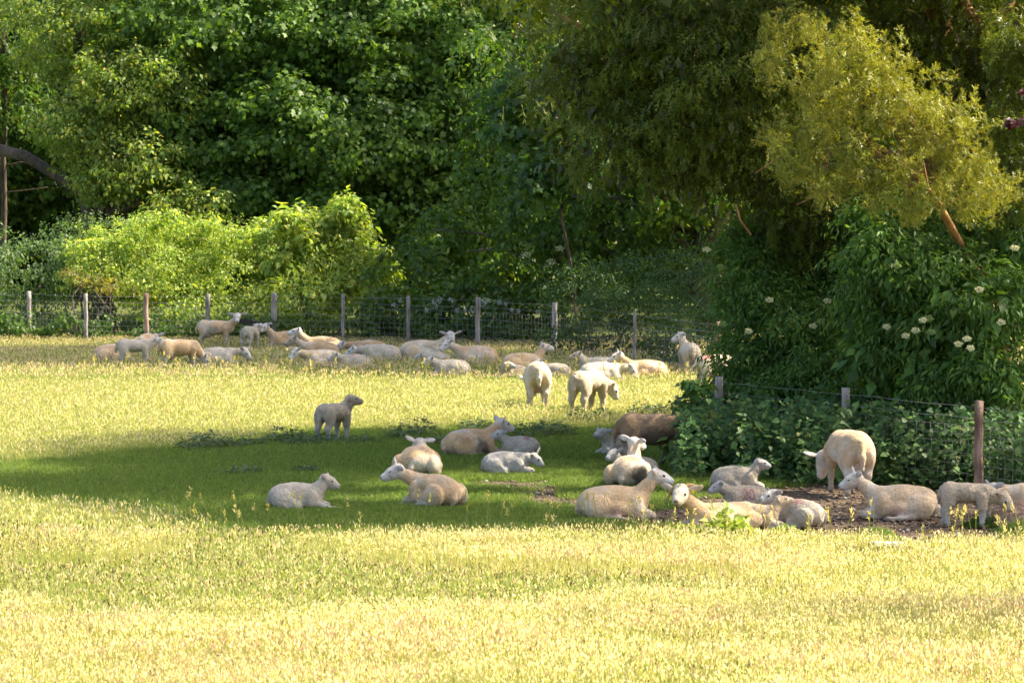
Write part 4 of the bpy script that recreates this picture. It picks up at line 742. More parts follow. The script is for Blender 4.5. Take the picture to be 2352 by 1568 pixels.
def unit(a): a = np.asarray(a, float); return a / (np.linalg.norm(a) + 1e-9)
def sheep_prims(pose, lamb, neck, head, o):
    """list of (type, data, colour, bump) in the sheep's frame: +x forward, +y left, +z up; neck/head = (yaw,pitch) degrees"""
    P = []
    bc = o.get('body', GREYW if lamb else TAN); lc = o.get('legs', WHITE if lamb else CREAM * .9 + .08); fc = o.get('face', FACEW); nc = o.get('neckc', bc)
    thick = 1.35 if lamb else 1.0
    if o.get('woolly'): thick = 1.65
    def cone(a, b, ra, rb, c, g=0): P.append(('c', (np.array(a, float), np.array(b, float), ra, rb), c, g))
    def ell(c0, r, c, Rm=None, g=0): P.append(('e', (np.array(c0, float), np.array(r, float), np.eye(3) if Rm is None else Rm), c, g))
    if pose == 'stand':
        L = .92 if lamb else 1.0
        ell((-.02, 0, .56 if lamb else .545), (.44 * L, .19 if lamb else .205, .165 if lamb else .195), bc); cone((-.30 * L, 0, .60), (.32 * L, 0, .60), .12, .11, bc)
        ell((0, 0, .50 if not lamb else .54), (.30 * L, .235 if not lamb else .18, .17 if not lamb else .14), bc * .97)
        ell((-.32 * L, 0, .57), (.19, .175, .18), bc); ell((.30 * L, 0, .545), (.18, .155, .175), bc)
        ell((.37 * L, 0, .52), (.12, .12, .14), bc)
        gait = o.get('gait', (.0, .0, .0, .0))
        for s, gf, gh in ((1, gait[0], gait[2]), (-1, gait[1], gait[3])):
            y = .115 * s
            cone((.29 * L, y, .50), (.30 * L + gf * .3, y, .33), .095, .058 * thick, bc)
            cone((.30 * L + gf * .3, y, .33), (.31 * L + gf * .6, y, .19), .046 * thick, .032 * thick, lc)
            cone((.31 * L + gf * .6, y, .19), (.30 * L + gf, y, .05), .030 * thick, .026 * thick, lc)
            cone((.30 * L + gf, y, .045), (.315 * L + gf, y, .022), .028 * thick ** .5, .026 * thick ** .5, HOOF if not lamb else lc)
            ell((-.33 * L, .125 * s, .48), (.14, .085, .17), bc)
            cone((-.30 * L, .13 * s, .40), (-.40 * L + gh * .5, .12 * s, .25), .085, .042 * thick, lc * .5 + bc * .5)
            cone((-.41 * L + gh * .5, .12 * s, .25), (-.38 * L + gh, .12 * s, .06), .036 * thick, .027 * thick, lc)
            cone((-.38 * L + gh, .12 * s, .05), (-.36 * L + gh, .12 * s, .022), .028 * thick ** .5, .026 * thick ** .5, HOOF if not lamb else lc)
        tl = o.get('tail', 1.0)
        cone((-.49 * L, 0, .62), (-.545 * L, 0, .62 - .13 * tl), .040, .036, bc); cone((-.545 * L, 0, .62 - .13 * tl), (-.55 * L, 0, .62 - .24 * tl), .036, .022, bc)
        if not lamb: ell((-.24, 0, .33), (.12, .10, .085), PINK); cone((-.30, .05, .30), (-.31, .055, .25), .022, .012, PINK); cone((-.30, -.05, .30), (-.31, -.055, .25), .022, .012, PINK)
        n0 = np.array([.40 * L, 0, .58 if neck[1] > 0 else .54])
    else:
        L = .88 if lamb else .92
        ell((-.02, 0, .26), (.46 * L, .24, .215), bc); cone((-.28 * L, 0, .31), (.26 * L, 0, .31), .13, .11, bc); ell((.0, 0, .16), (.38 * L, .30 if not lamb else .24, .16), bc * .97)
        ell((-.32 * L, 0, .23), (.21, .20, .195), bc); ell((.29 * L, 0, .25), (.19, .165, .19), bc); ell((.36 * L, 0, .24), (.13, .13, .16), bc)
        for s in (1, -1):
            ell((-.27 * L, .215 * s, .185), (.20, .095, .17), bc * 1.04)
            cone((-.15 * L, .20 * s, .17), (.00, .235 * s, .10), .085, .05 * thick, lc * .3 + bc * .7)
            ext = o.get('hind_out', 0) if s == o.get('side', -1) else 0
            cone((.00, .24 * s, .085), (-.16, .25 * s, .05), .046 * thick, .035 * thick, lc)
            if ext:
                cone((-.16, .25 * s, .05), (.02, .30 * s, .035), .036 * thick, .030 * thick, lc); cone((.02, .30 * s, .035), (.05 + .22 * ext, .31 * s, .03), .030 * thick, .026, lc)
                cone((.05 + .22 * ext, .31 * s, .03), (.10 + .22 * ext, .31 * s, .028), .028, .024, HOOF)
            else:
                cone((-.16, .25 * s, .045), (.06, .26 * s, .032), .034 * thick, .027 * thick, lc); cone((.06, .26 * s, .032), (.10, .26 * s, .03), .028, .024, HOOF)
            ell((.27 * L, .175 * s, .20), (.12, .075, .16), bc * 1.02)
            fo = o.get('front_out', 0) if s == o.get('fside', -1) else 0
            if fo:
                cone((.33, .12 * s, .12), (.50, .12 * s, .05), .065, .038 * thick, lc); cone((.50, .12 * s, .045), (.55 + .22 * fo, .12 * s, .03), .034 * thick, .025, lc)
            else:
                cone((.34, .13 * s, .14), (.50, .14 * s, .07), .065, .042 * thick, lc * .5 + bc * .5)
                cone((.51, .14 * s, .065), (.33, .17 * s, .032), .040 * thick, .028 * thick, lc); cone((.33, .17 * s, .03), (.28, .18 * s, .028), .028, .024, HOOF)
        cone((-.50 * L, 0, .26), (-.545 * L, .03, .14), .042, .034, bc); cone((-.545 * L, .03, .14), (-.50 * L, .05, .05), .034, .022, bc)
        if not lamb and o.get('udder'): ell((-.12, .15 * o.get('side', -1), .08), (.10, .10, .07), PINK)
        n0 = np.array([.38 * L, 0, .33])
    if 'ys' in o:
        q_ = np.array([1, o['ys'], 1]); P = [(t, (d[0] * q_, d[1] * q_, d[2], d[3]) if t == 'c' else (d[0] * q_, d[1] * q_, d[2]), c, g) for t, d, c, g in P]
    if 'zs' in o:
        zs = o['zs']; P = [(t, (d[0] * [1, 1, zs], d[1] * [1, 1, zs], d[2], d[3]) if t == 'c' else (d[0] * [1, 1, zs], d[1] * [1, 1, zs], d[2]), c, g) for t, d, c, g in P]; n0 = n0 * [1, 1, zs]
    # neck and head
    def dv(yaw, pitch): return np.array([math.cos(R(yaw)) * math.cos(R(pitch)), math.sin(R(yaw)) * math.cos(R(pitch)), math.sin(R(pitch))])
    nl = o.get('neck_len', .22 if lamb else .33)
    nd = dv(*neck); c0 = n0 + nd * nl
    nr = .095 if lamb else .082
    cone(n0 - nd * .04, n0 + nd * nl * .5, .145 if neck[1] > 0 else .125, nr + .015, bc * .5 + nc * .5); cone(n0 + nd * nl * .5, c0, nr + .015, nr * .85, nc)
    f = dv(*head); side = unit(np.cross([0, 0, 1], f)); up = unit(np.cross(f, side))
    roll = R(o.get('roll', 0)); side, up = side * math.cos(roll) + up * math.sin(roll), up * math.cos(roll) - side * math.sin(roll)
    hs = o.get('hs', 1.12 if lamb else 1.0) * (1.1 if lamb else 1.2)
    h = c0 + f * .02 + up * .02
    cone(h - f * .02 * hs, h + f * .06 * hs, .084 * hs, .070 * hs, (nc * .35 + fc * .65) if not lamb else fc * .6 + nc * .4, 1)
    fl_ = .90 if lamb else 1.0
    cone(h + f * .05 * hs, h + f * .15 * fl_ * hs - up * .006 * hs, .064 * hs, .043 * hs, fc, 1)
    cone(h + f * .01 * hs - up * .042 * hs, h + f * .15 * fl_ * hs - up * .034 * hs, .056 * hs, .034 * hs, fc, 1)
    ell(h + f * .178 * fl_ * hs - up * .016 * hs, (.026 * hs, .036 * hs, .034 * hs), fc, np.stack([f, side, up], 1), 1)
    ell(h + f * .202 * fl_ * hs - up * .000 * hs, (.010 * hs, .018 * hs, .010 * hs), np.array([.10, .07, .06]), np.stack([f, side, up], 1), 1)
    ed = o.get('ear', 15)
    for s in (1, -1):
        e = ed if not isinstance(ed, tuple) else ed[0 if s > 0 else 1]
        d = unit(side * s * math.cos(R(e)) + up * math.sin(R(e)) - f * .25)
        w = unit(np.cross(d, f)); b3 = unit(np.cross(d, w))
        el = .092 * (1.15 if not lamb else 1.05)
        ell(h - f * .030 + up * .038 * hs + side * s * .066 * hs + d * el * .92, (el, .045, .019), o.get('earc', EARC * .4 + fc * .6), np.stack([d, w, b3], 1), 1)
    if o.get('tuft'):
        for q in range(7): ell(h + up * (.085 + .012 * (q % 2)) + side * (q - 3) * .018 - f * .01 * (q % 3), (.02, .014, .04), CREAM, None, 1)
    info = dict(h=h, f=f, side=side, up=up, hs=hs, lamb=lamb)
    return P, info

def sdf(P, X, k=.014, want=None):
    S = np.zeros(len(X)); C = np.zeros((len(X), 3)) if want else None
    for typ, d, c, g in P:
        kk = k if not g else k * .6
        if typ == 'c':
            a, b, ra, rb = d; ba = b - a; t = np.clip(((X - a) @ ba) / (ba @ ba + 1e-12), 0, 1)
            dd = np.linalg.norm(X - a - t[:, None] * ba, axis=1) - (ra + (rb - ra) * t)
        else:
            c0, r, Rm = d; q = (X - c0) @ Rm; k0 = np.linalg.norm(q / r, axis=1); k1 = np.linalg.norm(q / (r * r), axis=1) + 1e-9
            dd = k0 * (k0 - 1) / k1
        w = np.exp(np.clip(-dd / kk, -60, 60))
        S += w
        if want:
            w2 = np.exp(np.clip(-dd / .010, -60, 60)); C += w2[:, None] * c; want['S'] = want.get('S', 0) + w2
    if want: want['C'] = C / (want['S'][:, None] + 1e-30)
    return -k * np.log(S + 1e-30)

def surface_nets(P, vox):
    lo = np.array([1e9] * 3); hi = -lo
    for typ, d, c, g in P:
        if typ == 'c':
            for p, r in ((d[0], d[2]), (d[1], d[3])): lo = np.minimum(lo, p - r); hi = np.maximum(hi, p + r)
        else: r = max(d[1]); lo = np.minimum(lo, d[0] - r); hi = np.maximum(hi, d[0] + r)
    lo -= 3 * vox + .02; hi += 3 * vox + .02; n = np.ceil((hi - lo) / vox).astype(int) + 1
    g = [lo[i] + vox * np.arange(n[i]) for i in range(3)]
    X = np.stack(np.meshgrid(*g, indexing='ij'), -1).reshape(-1, 3)
    D = sdf(P, X).reshape(n)
    ins = D < 0
    c = [(i, j, k) for i in (0, 1) for j in (0, 1) for k in (0, 1)]
    m = [ins[i:n[0] - 1 + i, j:n[1] - 1 + j, k:n[2] - 1 + k] for i, j, k in c]
    cnt = sum(x.astype(int) for x in m); act = (cnt > 0) & (cnt < 8)
    ids = -np.ones(act.shape, int); A = np.argwhere(act); ids[act] = np.arange(len(A))
    acc = np.zeros((len(A), 3)); num = np.zeros(len(A))
    for a in range(8):
        for b in range(a + 1, 8):
            ca, cb = np.array(c[a]), np.array(c[b])
            if np.abs(ca - cb).sum() != 1: continue
            ia = A + ca; ib = A + cb
            va = D[ia[:, 0], ia[:, 1], ia[:, 2]]; vb = D[ib[:, 0], ib[:, 1], ib[:, 2]]
            ok = (va < 0) != (vb < 0); t = np.where(ok, va / np.where(ok, va - vb, 1), 0)
            acc += np.where(ok[:, None], ca + t[:, None] * (cb - ca), 0); num += ok
    V = lo + vox * (A + acc / num[:, None])
    Q = []
    for ax in range(3):
        a1, a2 = (ax + 1) % 3, (ax + 2) % 3
        sl0 = [slice(None)] * 3; sl1 = [slice(None)] * 3; sl0[ax] = slice(0, -1); sl1[ax] = slice(1, None)
        x = ins[tuple(sl0)] != ins[tuple(sl1)]; E = np.argwhere(x)
        E = E[(E[:, a1] > 0) & (E[:, a2] > 0)]
        E = E[(E[:, a1] < n[a1] - 1) & (E[:, a2] < n[a2] - 1)]
        s = ins[E[:, 0], E[:, 1], E[:, 2]]
        o1 = np.zeros(3, int); o1[a1] = 1; o2 = np.zeros(3, int); o2[a2] = 1
        f = lambda e: ids[e[:, 0], e[:, 1], e[:, 2]]
        q = np.stack([f(E - o1 - o2), f(E - o2), f(E), f(E - o1)], 1)
        q[~s] = q[~s][:, ::-1]; Q.append(q)
    Q = np.concatenate(Q); Q = Q[(Q >= 0).all(1)]
    for _ in range(2):
        e = .003; d0 = sdf(P, V); G = np.stack([sdf(P, V + np.eye(3)[i] * e) - d0 for i in range(3)], 1) / e
        V = V - (d0 / np.maximum((G * G).sum(1), .2))[:, None] * G
    return V, Q

FACE_PAINT = True
def make_sheep(name, pose, heading, box, neck, head, label, cat, lamb=False, fit=1.0, group=None, vox=None, **o):
    rnd = random.Random(label)
    nk = (neck[0] - heading, neck[1]); hd = (head[0] - heading, head[1])
    P, info = sheep_prims(pose, lamb, nk, hd, o)
    S = (.72 if lamb else 1.0)
    V, Q = surface_nets(P, vox or (.016 if not lamb else .018))
    w = {}; w['x'] = 0; sdf(P, V, want=w); C = w['C']
    # colour that the animal itself has: paler belly and legs, tan back, patches
    Nn = V - np.array([0, 0, .3])
    if not lamb and not o.get('plain'):
        nz = fbm(V, seed=rnd.randint(0, 999), octaves=4, scale=4.5)
        C = C * (1 + (nz[:, None] - .5) * np.array([.22, .42, .75]))
        m = np.clip((nz - .54) * 6, 0, 1)[:, None] * .75 * (w['C'][:, :1] > .3); C = C * (1 - m) + np.array([.70, .61, .48]) * m
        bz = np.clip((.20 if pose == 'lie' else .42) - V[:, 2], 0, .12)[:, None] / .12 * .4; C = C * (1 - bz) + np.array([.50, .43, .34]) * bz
    else:
        nz = fbm(V, seed=rnd.randint(0, 999), octaves=3, scale=6); C = C * (1 + (nz[:, None] - .5) * .25)
    for mk in o.get('marks', []) + ([('b', (rnd.uniform(-.4, .2), rnd.choice((-.22, .22)), rnd.uniform(.12, .3) + (.25 if pose == 'stand' else 0)), (.16, .2, .10), BROWN * .8, .45)] if not lamb else []):
        kind, c, r, colr, st = mk
        if kind == 'b':
            d = np.linalg.norm((V - np.array(c)) / np.array(r), axis=1) + (fbm(V, seed=5, octaves=3, scale=9) - .5) * .9
            m = np.clip((1.0 - d) * 2.2, 0, 1) * st
        else:   # strokes on one flank: list of (x,z) polylines, side sign in r
            m = np.zeros(len(V))
            for pl in c:
                for (x0, z0), (x1, z1) in zip(pl[:-1], pl[1:]):
                    a = np.array([x0, z0]); b = np.array([x1, z1]); q = V[:, [0, 2]]; ba = b - a
                    t = np.clip(((q - a) @ ba) / (ba @ ba + 1e-9), 0, 1); m = np.maximum(m, np.clip((.023 - np.linalg.norm(q - a - t[:, None] * ba, axis=1)) * 90, 0, 1))
            m *= (V[:, 1] * r > .03) * st * np.clip(.1 + 1.6 * fbm(V, seed=8, octaves=3, scale=26), 0, 1)
        C = C * (1 - m[:, None]) + colr * m[:, None]
    # nose and mouth line
    q = V - info['h']; fx = q @ info['f'] / info['hs']; ux = q @ info['up'] / info['hs']; sx = q @ info['side'] / info['hs']
    m = np.exp(-(((fx - .205) / .012) ** 2 + ((ux + .004) / .012) ** 2 + (np.abs(np.abs(sx) - .012) / .012) ** 2)); C = C * (1 - .85 * m[:, None])
    m = np.exp(-((ux + .038 + (.18 - fx) * .08) / .006) ** 2) * np.clip((fx - .12) * 25, 0, 1) * (.6 if not o.get('mouth') else 1); C = C * (1 - .7 * m[:, None])
    if o.get('mouth'):
        m = np.exp(-(((fx - .19) / .03) ** 2 + ((ux + .045) / .014) ** 2 + (sx / .025) ** 2)); C = C * (1 - m[:, None]) + np.array([.22, .05, .05]) * m[:, None]
    # wool relief
    if lamb:
        e = .004; d0 = sdf(P, V); G = np.stack([sdf(P, V + np.eye(3)[i] * e) - d0 for i in range(3)], 1) / e; G /= np.linalg.norm(G, axis=1)[:, None] + 1e-9
        V = V + G * ((fbm(V, seed=3, octaves=3, scale=20) - .5) * (.034 if o.get('woolly') else .022) * (fx < .05))[:, None]
    else:
        V = V + (fbm(V, seed=3, octaves=4, scale=7) - .5)[:, None] * .026 * unit([0, .4, 1])
    # placement on the pasture
    h = R(heading); Rz = np.array([[math.cos(h), -math.sin(h), 0], [math.sin(h), math.cos(h), 0], [0, 0, 1]])
    V[:, 2] = np.maximum(V[:, 2], -.01)
    x0, x1, y0, y1 = box; s = S; W = V @ Rz.T; pos = gp((x0 + x1) / 2, y1 - 4)
    for it in range(5):
        B = proj(W * s + pos); b = (B[:, 0].min(), B[:, 0].max(), B[:, 1].min(), B[:, 1].max())
        if fit and it < 4:
            rw = (x1 - x0) / (b[1] - b[0]); rh = (y1 - y0) / (b[3] - b[2]); r = {'w': rw, 'h': rh}.get(fit, math.sqrt(rw * rh))
            s = min(max(s * r, S * .78), S * 1.3)
            B = proj(W * s + pos); b = (B[:, 0].min(), B[:, 0].max(), B[:, 1].min(), B[:, 1].max())
        c = proj([pos])[0]; pos = gp(c[0] + (x0 + x1) / 2 - (b[0] + b[1]) / 2, c[1] + y1 - b[3])
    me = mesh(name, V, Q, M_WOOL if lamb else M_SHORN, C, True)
    ob = link(name, me); ob.location = pos; ob.rotation_euler = (0, 0, h); ob.scale = (s, s, s)
    tag(ob, label, cat, group)
    hs = info['hs']
    for sd in (1, -1):
        bm = bmesh.new(); bmesh.ops.create_uvsphere(bm, u_segments=8, v_segments=6, radius=1)
        d = unit(info['side'] * sd + info['f'] * .25)
        Rm = np.stack([info['f'], d, info['up']], 1); c = info['h'] + info['f'] * .075 * hs + info['up'] * .028 * hs + info['side'] * sd * .062 * hs
        cl = .5 if o.get('sleepy') else 1
        for v in bm.verts: v.co = Vector(c + Rm @ (np.array(v.co) * np.array([.020, .012, .014 * cl]) * hs))
        m2 = bpy.data.meshes.new('eye'); bm.to_mesh(m2); bm.free(); m2.materials.append(M_EYE); link('eye', m2, ob)
    if o.get('ear_tag'):
        sd = o['ear_tag']; e = o.get('ear', 15); e = e if not isinstance(e, tuple) else e[0 if sd > 0 else 1]
        d = unit(info['side'] * sd * math.cos(R(e)) + info['up'] * math.sin(R(e)) - info['f'] * .25)
        c = info['h'] - info['f'] * .02 + info['up'] * .015 * hs + info['side'] * sd * .062 * hs + d * .07
        bm = bmesh.new(); bmesh.ops.create_cube(bm, size=1); bmesh.ops.bevel(bm, geom=bm.edges[:], offset=.12, segments=1, affect='EDGES')
        Rm = np.stack([info['f'], info['side'], info['up']], 1)
        for v in bm.verts: v.co = Vector(c + info['f'] * .012 + Rm @ (np.array(v.co) * np.array([.012, .035, .045])))
        m2 = bpy.data.meshes.new('ear_tag'); bm.to_mesh(m2); bm.free(); m2.materials.append(M_TAG); link('ear_tag', m2, ob)
    if o.get('horns'):
        for sd in (1, -1):
            pts, rr = [], []
            for q in range(9):
                t = q / 8; an = t * 2.2
                p = info['h'] + info['up'] * (.07 + .03 * math.sin(an * 1.4)) - info['f'] * (.01 + .05 * math.sin(an)) + info['side'] * sd * (.035 + .16 * t) 
                p = p + (info['up'] * (-.13 * t * t * 1.3) + info['f'] * .06 * t * t if sd < 0 else info['up'] * (.0) - info['f'] * .02)
                pts.append(p); rr.append(.030 * (1 - t) ** .6 + .006)
            tubes('horn', [(pts, rr)], M_HORN, 8, ob)
    return ob

SH = []
def ewe(*a, **k): SH.append(make_sheep('ewe', *a, cat='sheep', group='flock of sheep resting in the field', **k))
def lamb(*a, **k): SH.append(make_sheep('lamb', *a, cat='lamb', lamb=True, group='lambs among the flock', **k))
V2 = .024
def g2(**k): k.setdefault('vox', V2); return k
# ---- far left huddle
ewe('lie', 10, (211, 345, 800, 834), (10, 10), (10, -20), 'tan ewe lying half hidden behind the standing lamb, farthest left of the flock', **g2(body=SAND))
ewe('lie', 75, (311, 369, 752, 806), (75, 0), (75, -20), 'tan ewe lying with her back rising behind the standing lamb and the grazing ewe', **g2(body=SAND, fit='w'))
lamb('stand', 8, (266, 377, 768, 843), (20, 25), (10, 0), 'grey woolly lamb standing nose to the rump of the dirty grazing ewe', **g2(ear=0))
ewe('stand', 22, (369, 474, 765, 850), (5, -55), (0, -60), 'standing ewe grazing with dark dirt on her rump, head down in the long grass',
    **g2(body=SAND * .95, marks=[('b', (-.5, .02, .45), (.12, .08, .16), DIRT, .8), ('b', (.0, -.2, .5), (.22, .1, .16), BROWN, .5)]))
ewe('stand', -5, (453, 562, 715, 797), (-10, 50), (-88, -28), 'tall tan ewe standing sideways by the lit post, staring at the camera', **g2(body=TAN, ear=5, hs=1.05))
lamb('stand', 72, (554, 606, 734, 804), (60, 30), (30, 0), 'lamb standing with its rump to the camera in front of the dark rail', **g2(ear=0))
ewe('lie', -5, (466, 562, 787, 842), (-8, 5), (-25, -45), 'ewe lying with her white face sunk into the grass right of the grazing ewe', **g2(body=CREAM * .9))
ewe('lie', 195, (603, 692, 750, 801), (205, 50), (225, -25), 'tan ewe lying beneath the grey post with her head lowered to the left', **g2(ear=(15, 5), body=TAN))
ewe('lie', 172, (666, 782, 743, 818), (178, 45), (180, -5), 'ewe lying with head held highest, tan flank, behind the dark-faced one', **g2(body=TAN, ear=(15, 10)))
ewe('lie', 188, (653, 782, 768, 828), (185, 32), (195, -25), 'ewe with grey face lowered, lying in front of the tan one with raised head', **g2(body=SAND * .85, face=GREYW * .7))
ewe('lie', 200, (682, 772, 790, 848), (200, 15), (215, -40), 'pale faced ewe lying closest to the long grass in the left huddle', **g2(body=CREAM * .85))
ewe('lie', 180, (778, 882, 776, 824), (185, 0), (195, -30), 'brown backed ewe lying with her nose against the grey sheep in front', **g2(body=BROWN * .5 + TAN * .5))
ewe('lie', 176, (808, 905, 797, 834), (180, -5), (180, -30), 'low grey sheep lying flat at the right end of the left huddle', **g2(body=GREYW * .85, plain=1))
lamb('lie', 182, (755, 850, 803, 852), (182, 15), (200, -20), 'grey lamb lying in tall seed heads with a faint pink mark on its back', **g2(body=GREYW * .85, marks=[('b', (0, 0, .42), (.12, .2, .1), RED * .6 + GREYW * .4, .5)]))
# ---- group by the middle posts
ewe('lie', 8, (914, 1062, 762, 832), (12, 42), (-70, -55), 'ewe lying by the wire fence with both ears spread wide and face bent down', **g2(body=CREAM * .9, ear=8, fit='w'))
ewe('lie', 178, (1000, 1156, 784, 842), (170, 30), (205, -32), 'tan ewe lying in front of the middle post, white hind leg stretched out', **g2(body=SAND, hind_out=1, side=1, ear=10))
lamb('lie', 185, (955, 1032, 810, 842), (185, 0), (190, -20), 'lamb lying under the white face of the ewe by the middle post', **g2(body=GREYW))
lamb('lie', 180, (970, 1082, 815, 868), (180, 25), (190, -15), 'small lamb lying among seed heads nearest the camera below the middle post', **g2(body=GREYW, face=FACEW))
ewe('lie', 12, (1168, 1256, 792, 856), (15, 58), (5, -8), 'tan ewe lying with her neck stretched up looking right, ear held back', **g2(body=TAN, neck_len=.3, ear=(15, 10), fit='h'))
lamb('lie', 215, (1147, 1208, 822, 872), (300, 35), (335, -8), 'fluffy lamb lying with its lit face turned right, below the alert ewe', **g2(body=CREAM * .9, ear=0, hs=1.25))
lamb('lie', 165, (1227, 1305, 815, 870), (185, 40), (200, -10), 'grey lamb lying behind the sunlit ewe, seen from its hip', **g2(body=GREYW * .9))
lamb('lie', 172, (1305, 1425, 815, 866), (178, 42), (185, -8), 'round headed lamb lying in profile behind the sunlit grazing lamb', **g2(body=GREYW, face=CREAM, fit='w'))
ewe('lie', 5, (1335, 1458, 835, 880), (0, 0), (-25, -60), 'grey ewe lying with her pale face pressed into the grass', **g2(body=GREYW * .95, plain=1, ear=10))
ewe('lie', 176, (1399, 1532, 802, 874), (172, 38), (185, -22), 'tan ewe lying with a white face held out to the left, beside the standing ewe', **g2(body=TAN, ear=(12, 30), hs=1.1))
ewe('stand', 98, (1543, 1607, 750, 864), (120, 55), (195, -22), 'ewe standing with her rump to the camera beside the hedge, head turned left', **g2(body=CREAM, ear=0, marks=[('b', (-.42, -.05, .38), (.16, .14, .16), BROWN, .6)]))
ewe('stand', 20, (1604, 1728, 798, 892), (10, -20), (0, -40), 'pale sheep with a red smear on its rump, half hidden by the elder', **g2(body=CREAM, marks=[('b', (-.30, -.05, .68), (.16, .2, .12), RED, .6)]))
# ---- sunlit pair and the lone lamb
ewe('stand', 93, (1190, 1268, 838, 940), (93, -35), (90, -50), 'sunlit ewe grazing with her rump and pink udder towards the camera', body=CREAM, fit='w')
lamb('stand', 58, (1301, 1424, 850, 953), (20, -30), (5, -60), 'sunlit lamb grazing with its thick tail to the camera and head down to the right', body=CREAM, ear=(5, 5), fit='h', tail=1.5, legs=CREAM)
lamb('stand', 58, (724, 832, 905, 1016), (12, 58), (2, -8), 'lone lamb standing alert at the edge of the shade, looking right', body=GREYW * .5 + CREAM * .45, ear=-25, tail=1.5, fit='h', face=CREAM)
# ---- sheep in the big shade
lamb('lie', 3, (604, 797, 1091, 1175), (15, 45), (-8, -22), 'white lamb lying in profile facing right, one foreleg stretched out, leftmost in the shade', body=GREYW, front_out=1, fside=-1, ear=(12, 12), sleepy=1, face=CREAM * .6 + FACEW * .4, hs=1.2)
ewe('lie', 128, (883, 1064, 1088, 1168), (170, 24), (190, -22), 'tan ewe lying facing left with a long white face and hind leg thrust forward', body=TAN, hind_out=1.5, side=1, ear=(-5, 35), sleepy=1, neck_len=.36)
ewe('lie', 82, (902, 1014, 1018, 1093), (98, 18), (120, -30), 'ewe lying with her broad tan rump to the camera and only her ears showing', body=TAN, ear=(20, -5), ys=1.25)
ewe('lie', 35, (1033, 1162, 981, 1050), (40, 32), (20, -20), 'tan ewe lying back to the camera with a dirty brown flank', body=TAN * .95, marks=[('b', (.05, -.22, .14), (.22, .15, .2), DIRT, .85)])
lamb('lie', 160, (1134, 1234, 993, 1050), (190, 45), (215, -10), 'lamb with a pink paint mark lying with its head beside the dirty ewe', body=GREYW, marks=[('b', (-.20, .05, .42), (.10, .12, .09), RED, .6)], ear=(5, 20), hs=1.2)
lamb('lie', -4, (1102, 1252, 1028, 1094), (-5, 0), (-15, -35), 'white lamb lying with its nose in the grass and one ear sticking up', body=WHITE * .85, ear=(75, 5), hind_out=.6, side=-1)
lamb('lie', 208, (1357, 1480, 981, 1048), (215, 52), (222, -5), 'bleating lamb lying with open mouth and a red smear on its shoulder', body=GREYW, mouth=1, sleepy=1, ear=(10, 10), hs=1.3, marks=[('b', (.02, .1, .42), (.1, .25, .1), RED, .7)], fit='h')
ewe('stand', 8, (1434, 1640, 947, 1082), (0, -20), (0, -40), 'big dirty brown ewe standing with her front half inside the nettles', body=BROWN * .62 + TAN * .12, legs=BROWN * .6, fit='h', marks=[('b', (.0, -.2, .38), (.5, .3, .22), DIRT, .75)])
lamb('lie', 182, (1379, 1526, 1042, 1101), (190, 55), (228, -18), 'white lamb peeping out from behind the dirty tailed ewe', body=GREYW, sleepy=1, ear=(25, 15), hs=1.25, face=FACEW)
ewe('lie', 78, (1385, 1500, 1012, 1119), (88, 55), (48, -12), 'ewe lying with her back to the camera and a black muddy patch on her rump', body=TAN * .6 + CREAM * .4, ear=(12, -5), ear_tag=-1, ys=1.15, marks=[('b', (-.42, -.22, .22), (.22, .19, .20), DIRT, .95)])
ewe('lie', 6, (1325, 1545, 1088, 1199), (8, 50), (-4, -18), 'large shorn ewe lying in profile with a clean white face looking right', body=TAN * .8 + CREAM * .2, udder=1, ear=(8, 8), ear_tag=-1, hind_out=.5, side=-1, marks=[('b', (-.05, -.24, .12), (.2, .12, .12), PINK, .7)])
ewe('lie', 190, (1518, 1762, 1122, 1222), (212, 40), (253, -14), 'horned tan ewe lying with open mouth facing the camera behind the weeds', body=TAN, horns=1, tuft=1, mouth=1, ear=(10, 12), ear_tag=1, face=CREAM, hs=1.12, fit='w', neckc=TAN, zs=.72)
# ---- by the hedge
lamb('lie', 4, (1632, 1770, 1048, 1127), (10, 50), (-2, -12), 'grey lamb lying against the nettles looking right', body=GREYW * .92, ear=(0, 0), sleepy=1, hind_out=.8, side=-1)
DIG2 = [(-.04, .37), (.0, .40), (.04, .38), (.045, .34), (-.04, .22), (.05, .22)]
lamb('lie', 184, (1629, 1772, 1106, 1173), (186, 30), (188, -22), 'cream lamb lying with red painted numerals on its side', body=CREAM * .9, sleepy=1, ear=(5, 0), face=FACEW,
     vox=.012, marks=[('s', [[(-x + .06, z) for x, z in DIG2], [(-.04, .39), (-.10, .39), (-.12, .30), (-.10, .22), (-.04, .22), (-.02, .30), (-.04, .39)]], 1, RED * .75 + GREYW * .3, .85)])
lamb('lie', 140, (1745, 1899, 1114, 1216), (175, 48), (205, -15), 'big woolly lamb lying hindquarters forward with faint red streaks on its back', body=GREYW * .9, ear=(5, 15), hs=1.2, woolly=0, marks=[('b', (-.02, .1, .43), (.18, .12, .06), RED, .45)], hind_out=.3, side=1)
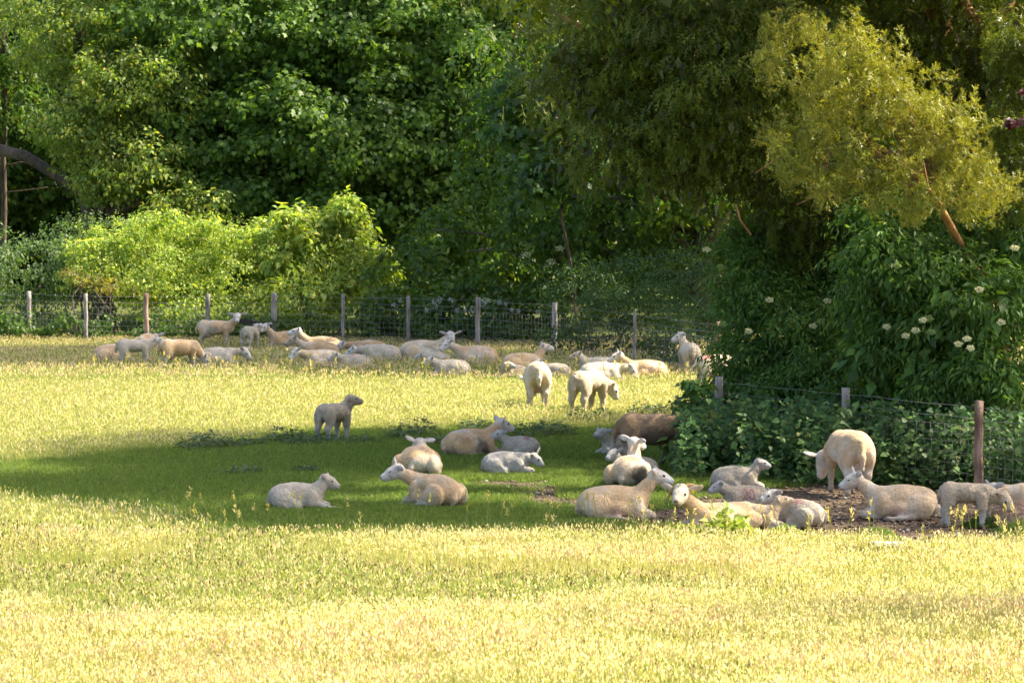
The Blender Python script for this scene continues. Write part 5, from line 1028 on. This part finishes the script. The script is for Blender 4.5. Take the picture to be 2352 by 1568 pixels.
lamb('lie', -12, (1690, 1802, 1138, 1219), (12, 48), (4, 10), 'lamb lying beside the horned ewe with its sunlit chin raised', body=TAN * .5 + CREAM * .45, ear=(5, 5), sleepy=1, hs=1.2, face=CREAM)
ewe('stand', 101, (1862, 1993, 986, 1143), (120, -34), (110, -60), 'ewe standing in front of the nettles with hanging tail and pink udder', body=TAN * .75 + CREAM * .25, ear=(0, 8), tail=1.25, legs=CREAM * .95, fit='h', gait=(.03, -.05, .0, .08))
ewe('lie', 176, (1938, 2148, 1084, 1197), (160, 36), (186, -24), 'shorn ewe lying on bare soil facing left with a bright white face', body=TAN * .5 + CREAM * .5, udder=1, ear=(12, 25), hind_out=.6, side=1, sleepy=1, marks=[('b', (.02, .24, .14), (.18, .12, .12), PINK, .5)])
lamb('stand', -18, (2161, 2318, 1090, 1211), (-15, -15), (-40, -48), 'woolly legged lamb standing with lowered head beside the soil heap', body=CREAM * .95, woolly=1, ear=(5, 5), hs=1.3, legs=WHITE, face=CREAM, gait=(.05, -.02, -.1, .02))
ewe('lie', 182, (2290, 2440, 1122, 1192), (185, 5), (200, -25), 'tan ewe lying behind the soil heap at the right edge of the picture', body=TAN * .8 + CREAM * .2)

# grass that stands up round the animals lying and standing on it
def turf_round():
    r = np.random.default_rng(90); P = []
    for o in SH:
        if 'stand' in o['label']: continue
        M = np.array(o.matrix_basis); co = np.empty(len(o.data.vertices) * 3, np.float32); o.data.vertices.foreach_get('co', co); co = co.reshape(-1, 3) @ M[:3, :3].T + M[:3, 3]
        lo = co[co[:, 2] < .12]; n = 14
        for x in np.linspace(lo[:, 0].min() - .1, lo[:, 0].max() + .1, n):
            k = np.abs(lo[:, 0] - x) < .12
            if k.any(): P.append((x, lo[k][:, 1].min() - r.uniform(.16, .30)))
    P = np.array(P); k = (soil_mask(P) < .35) & (P[:, 1] > gp(0, 1240)[1]); P = P[k]
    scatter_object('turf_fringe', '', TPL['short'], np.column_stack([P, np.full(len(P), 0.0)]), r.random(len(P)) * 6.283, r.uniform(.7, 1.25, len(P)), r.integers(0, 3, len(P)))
turf_round()
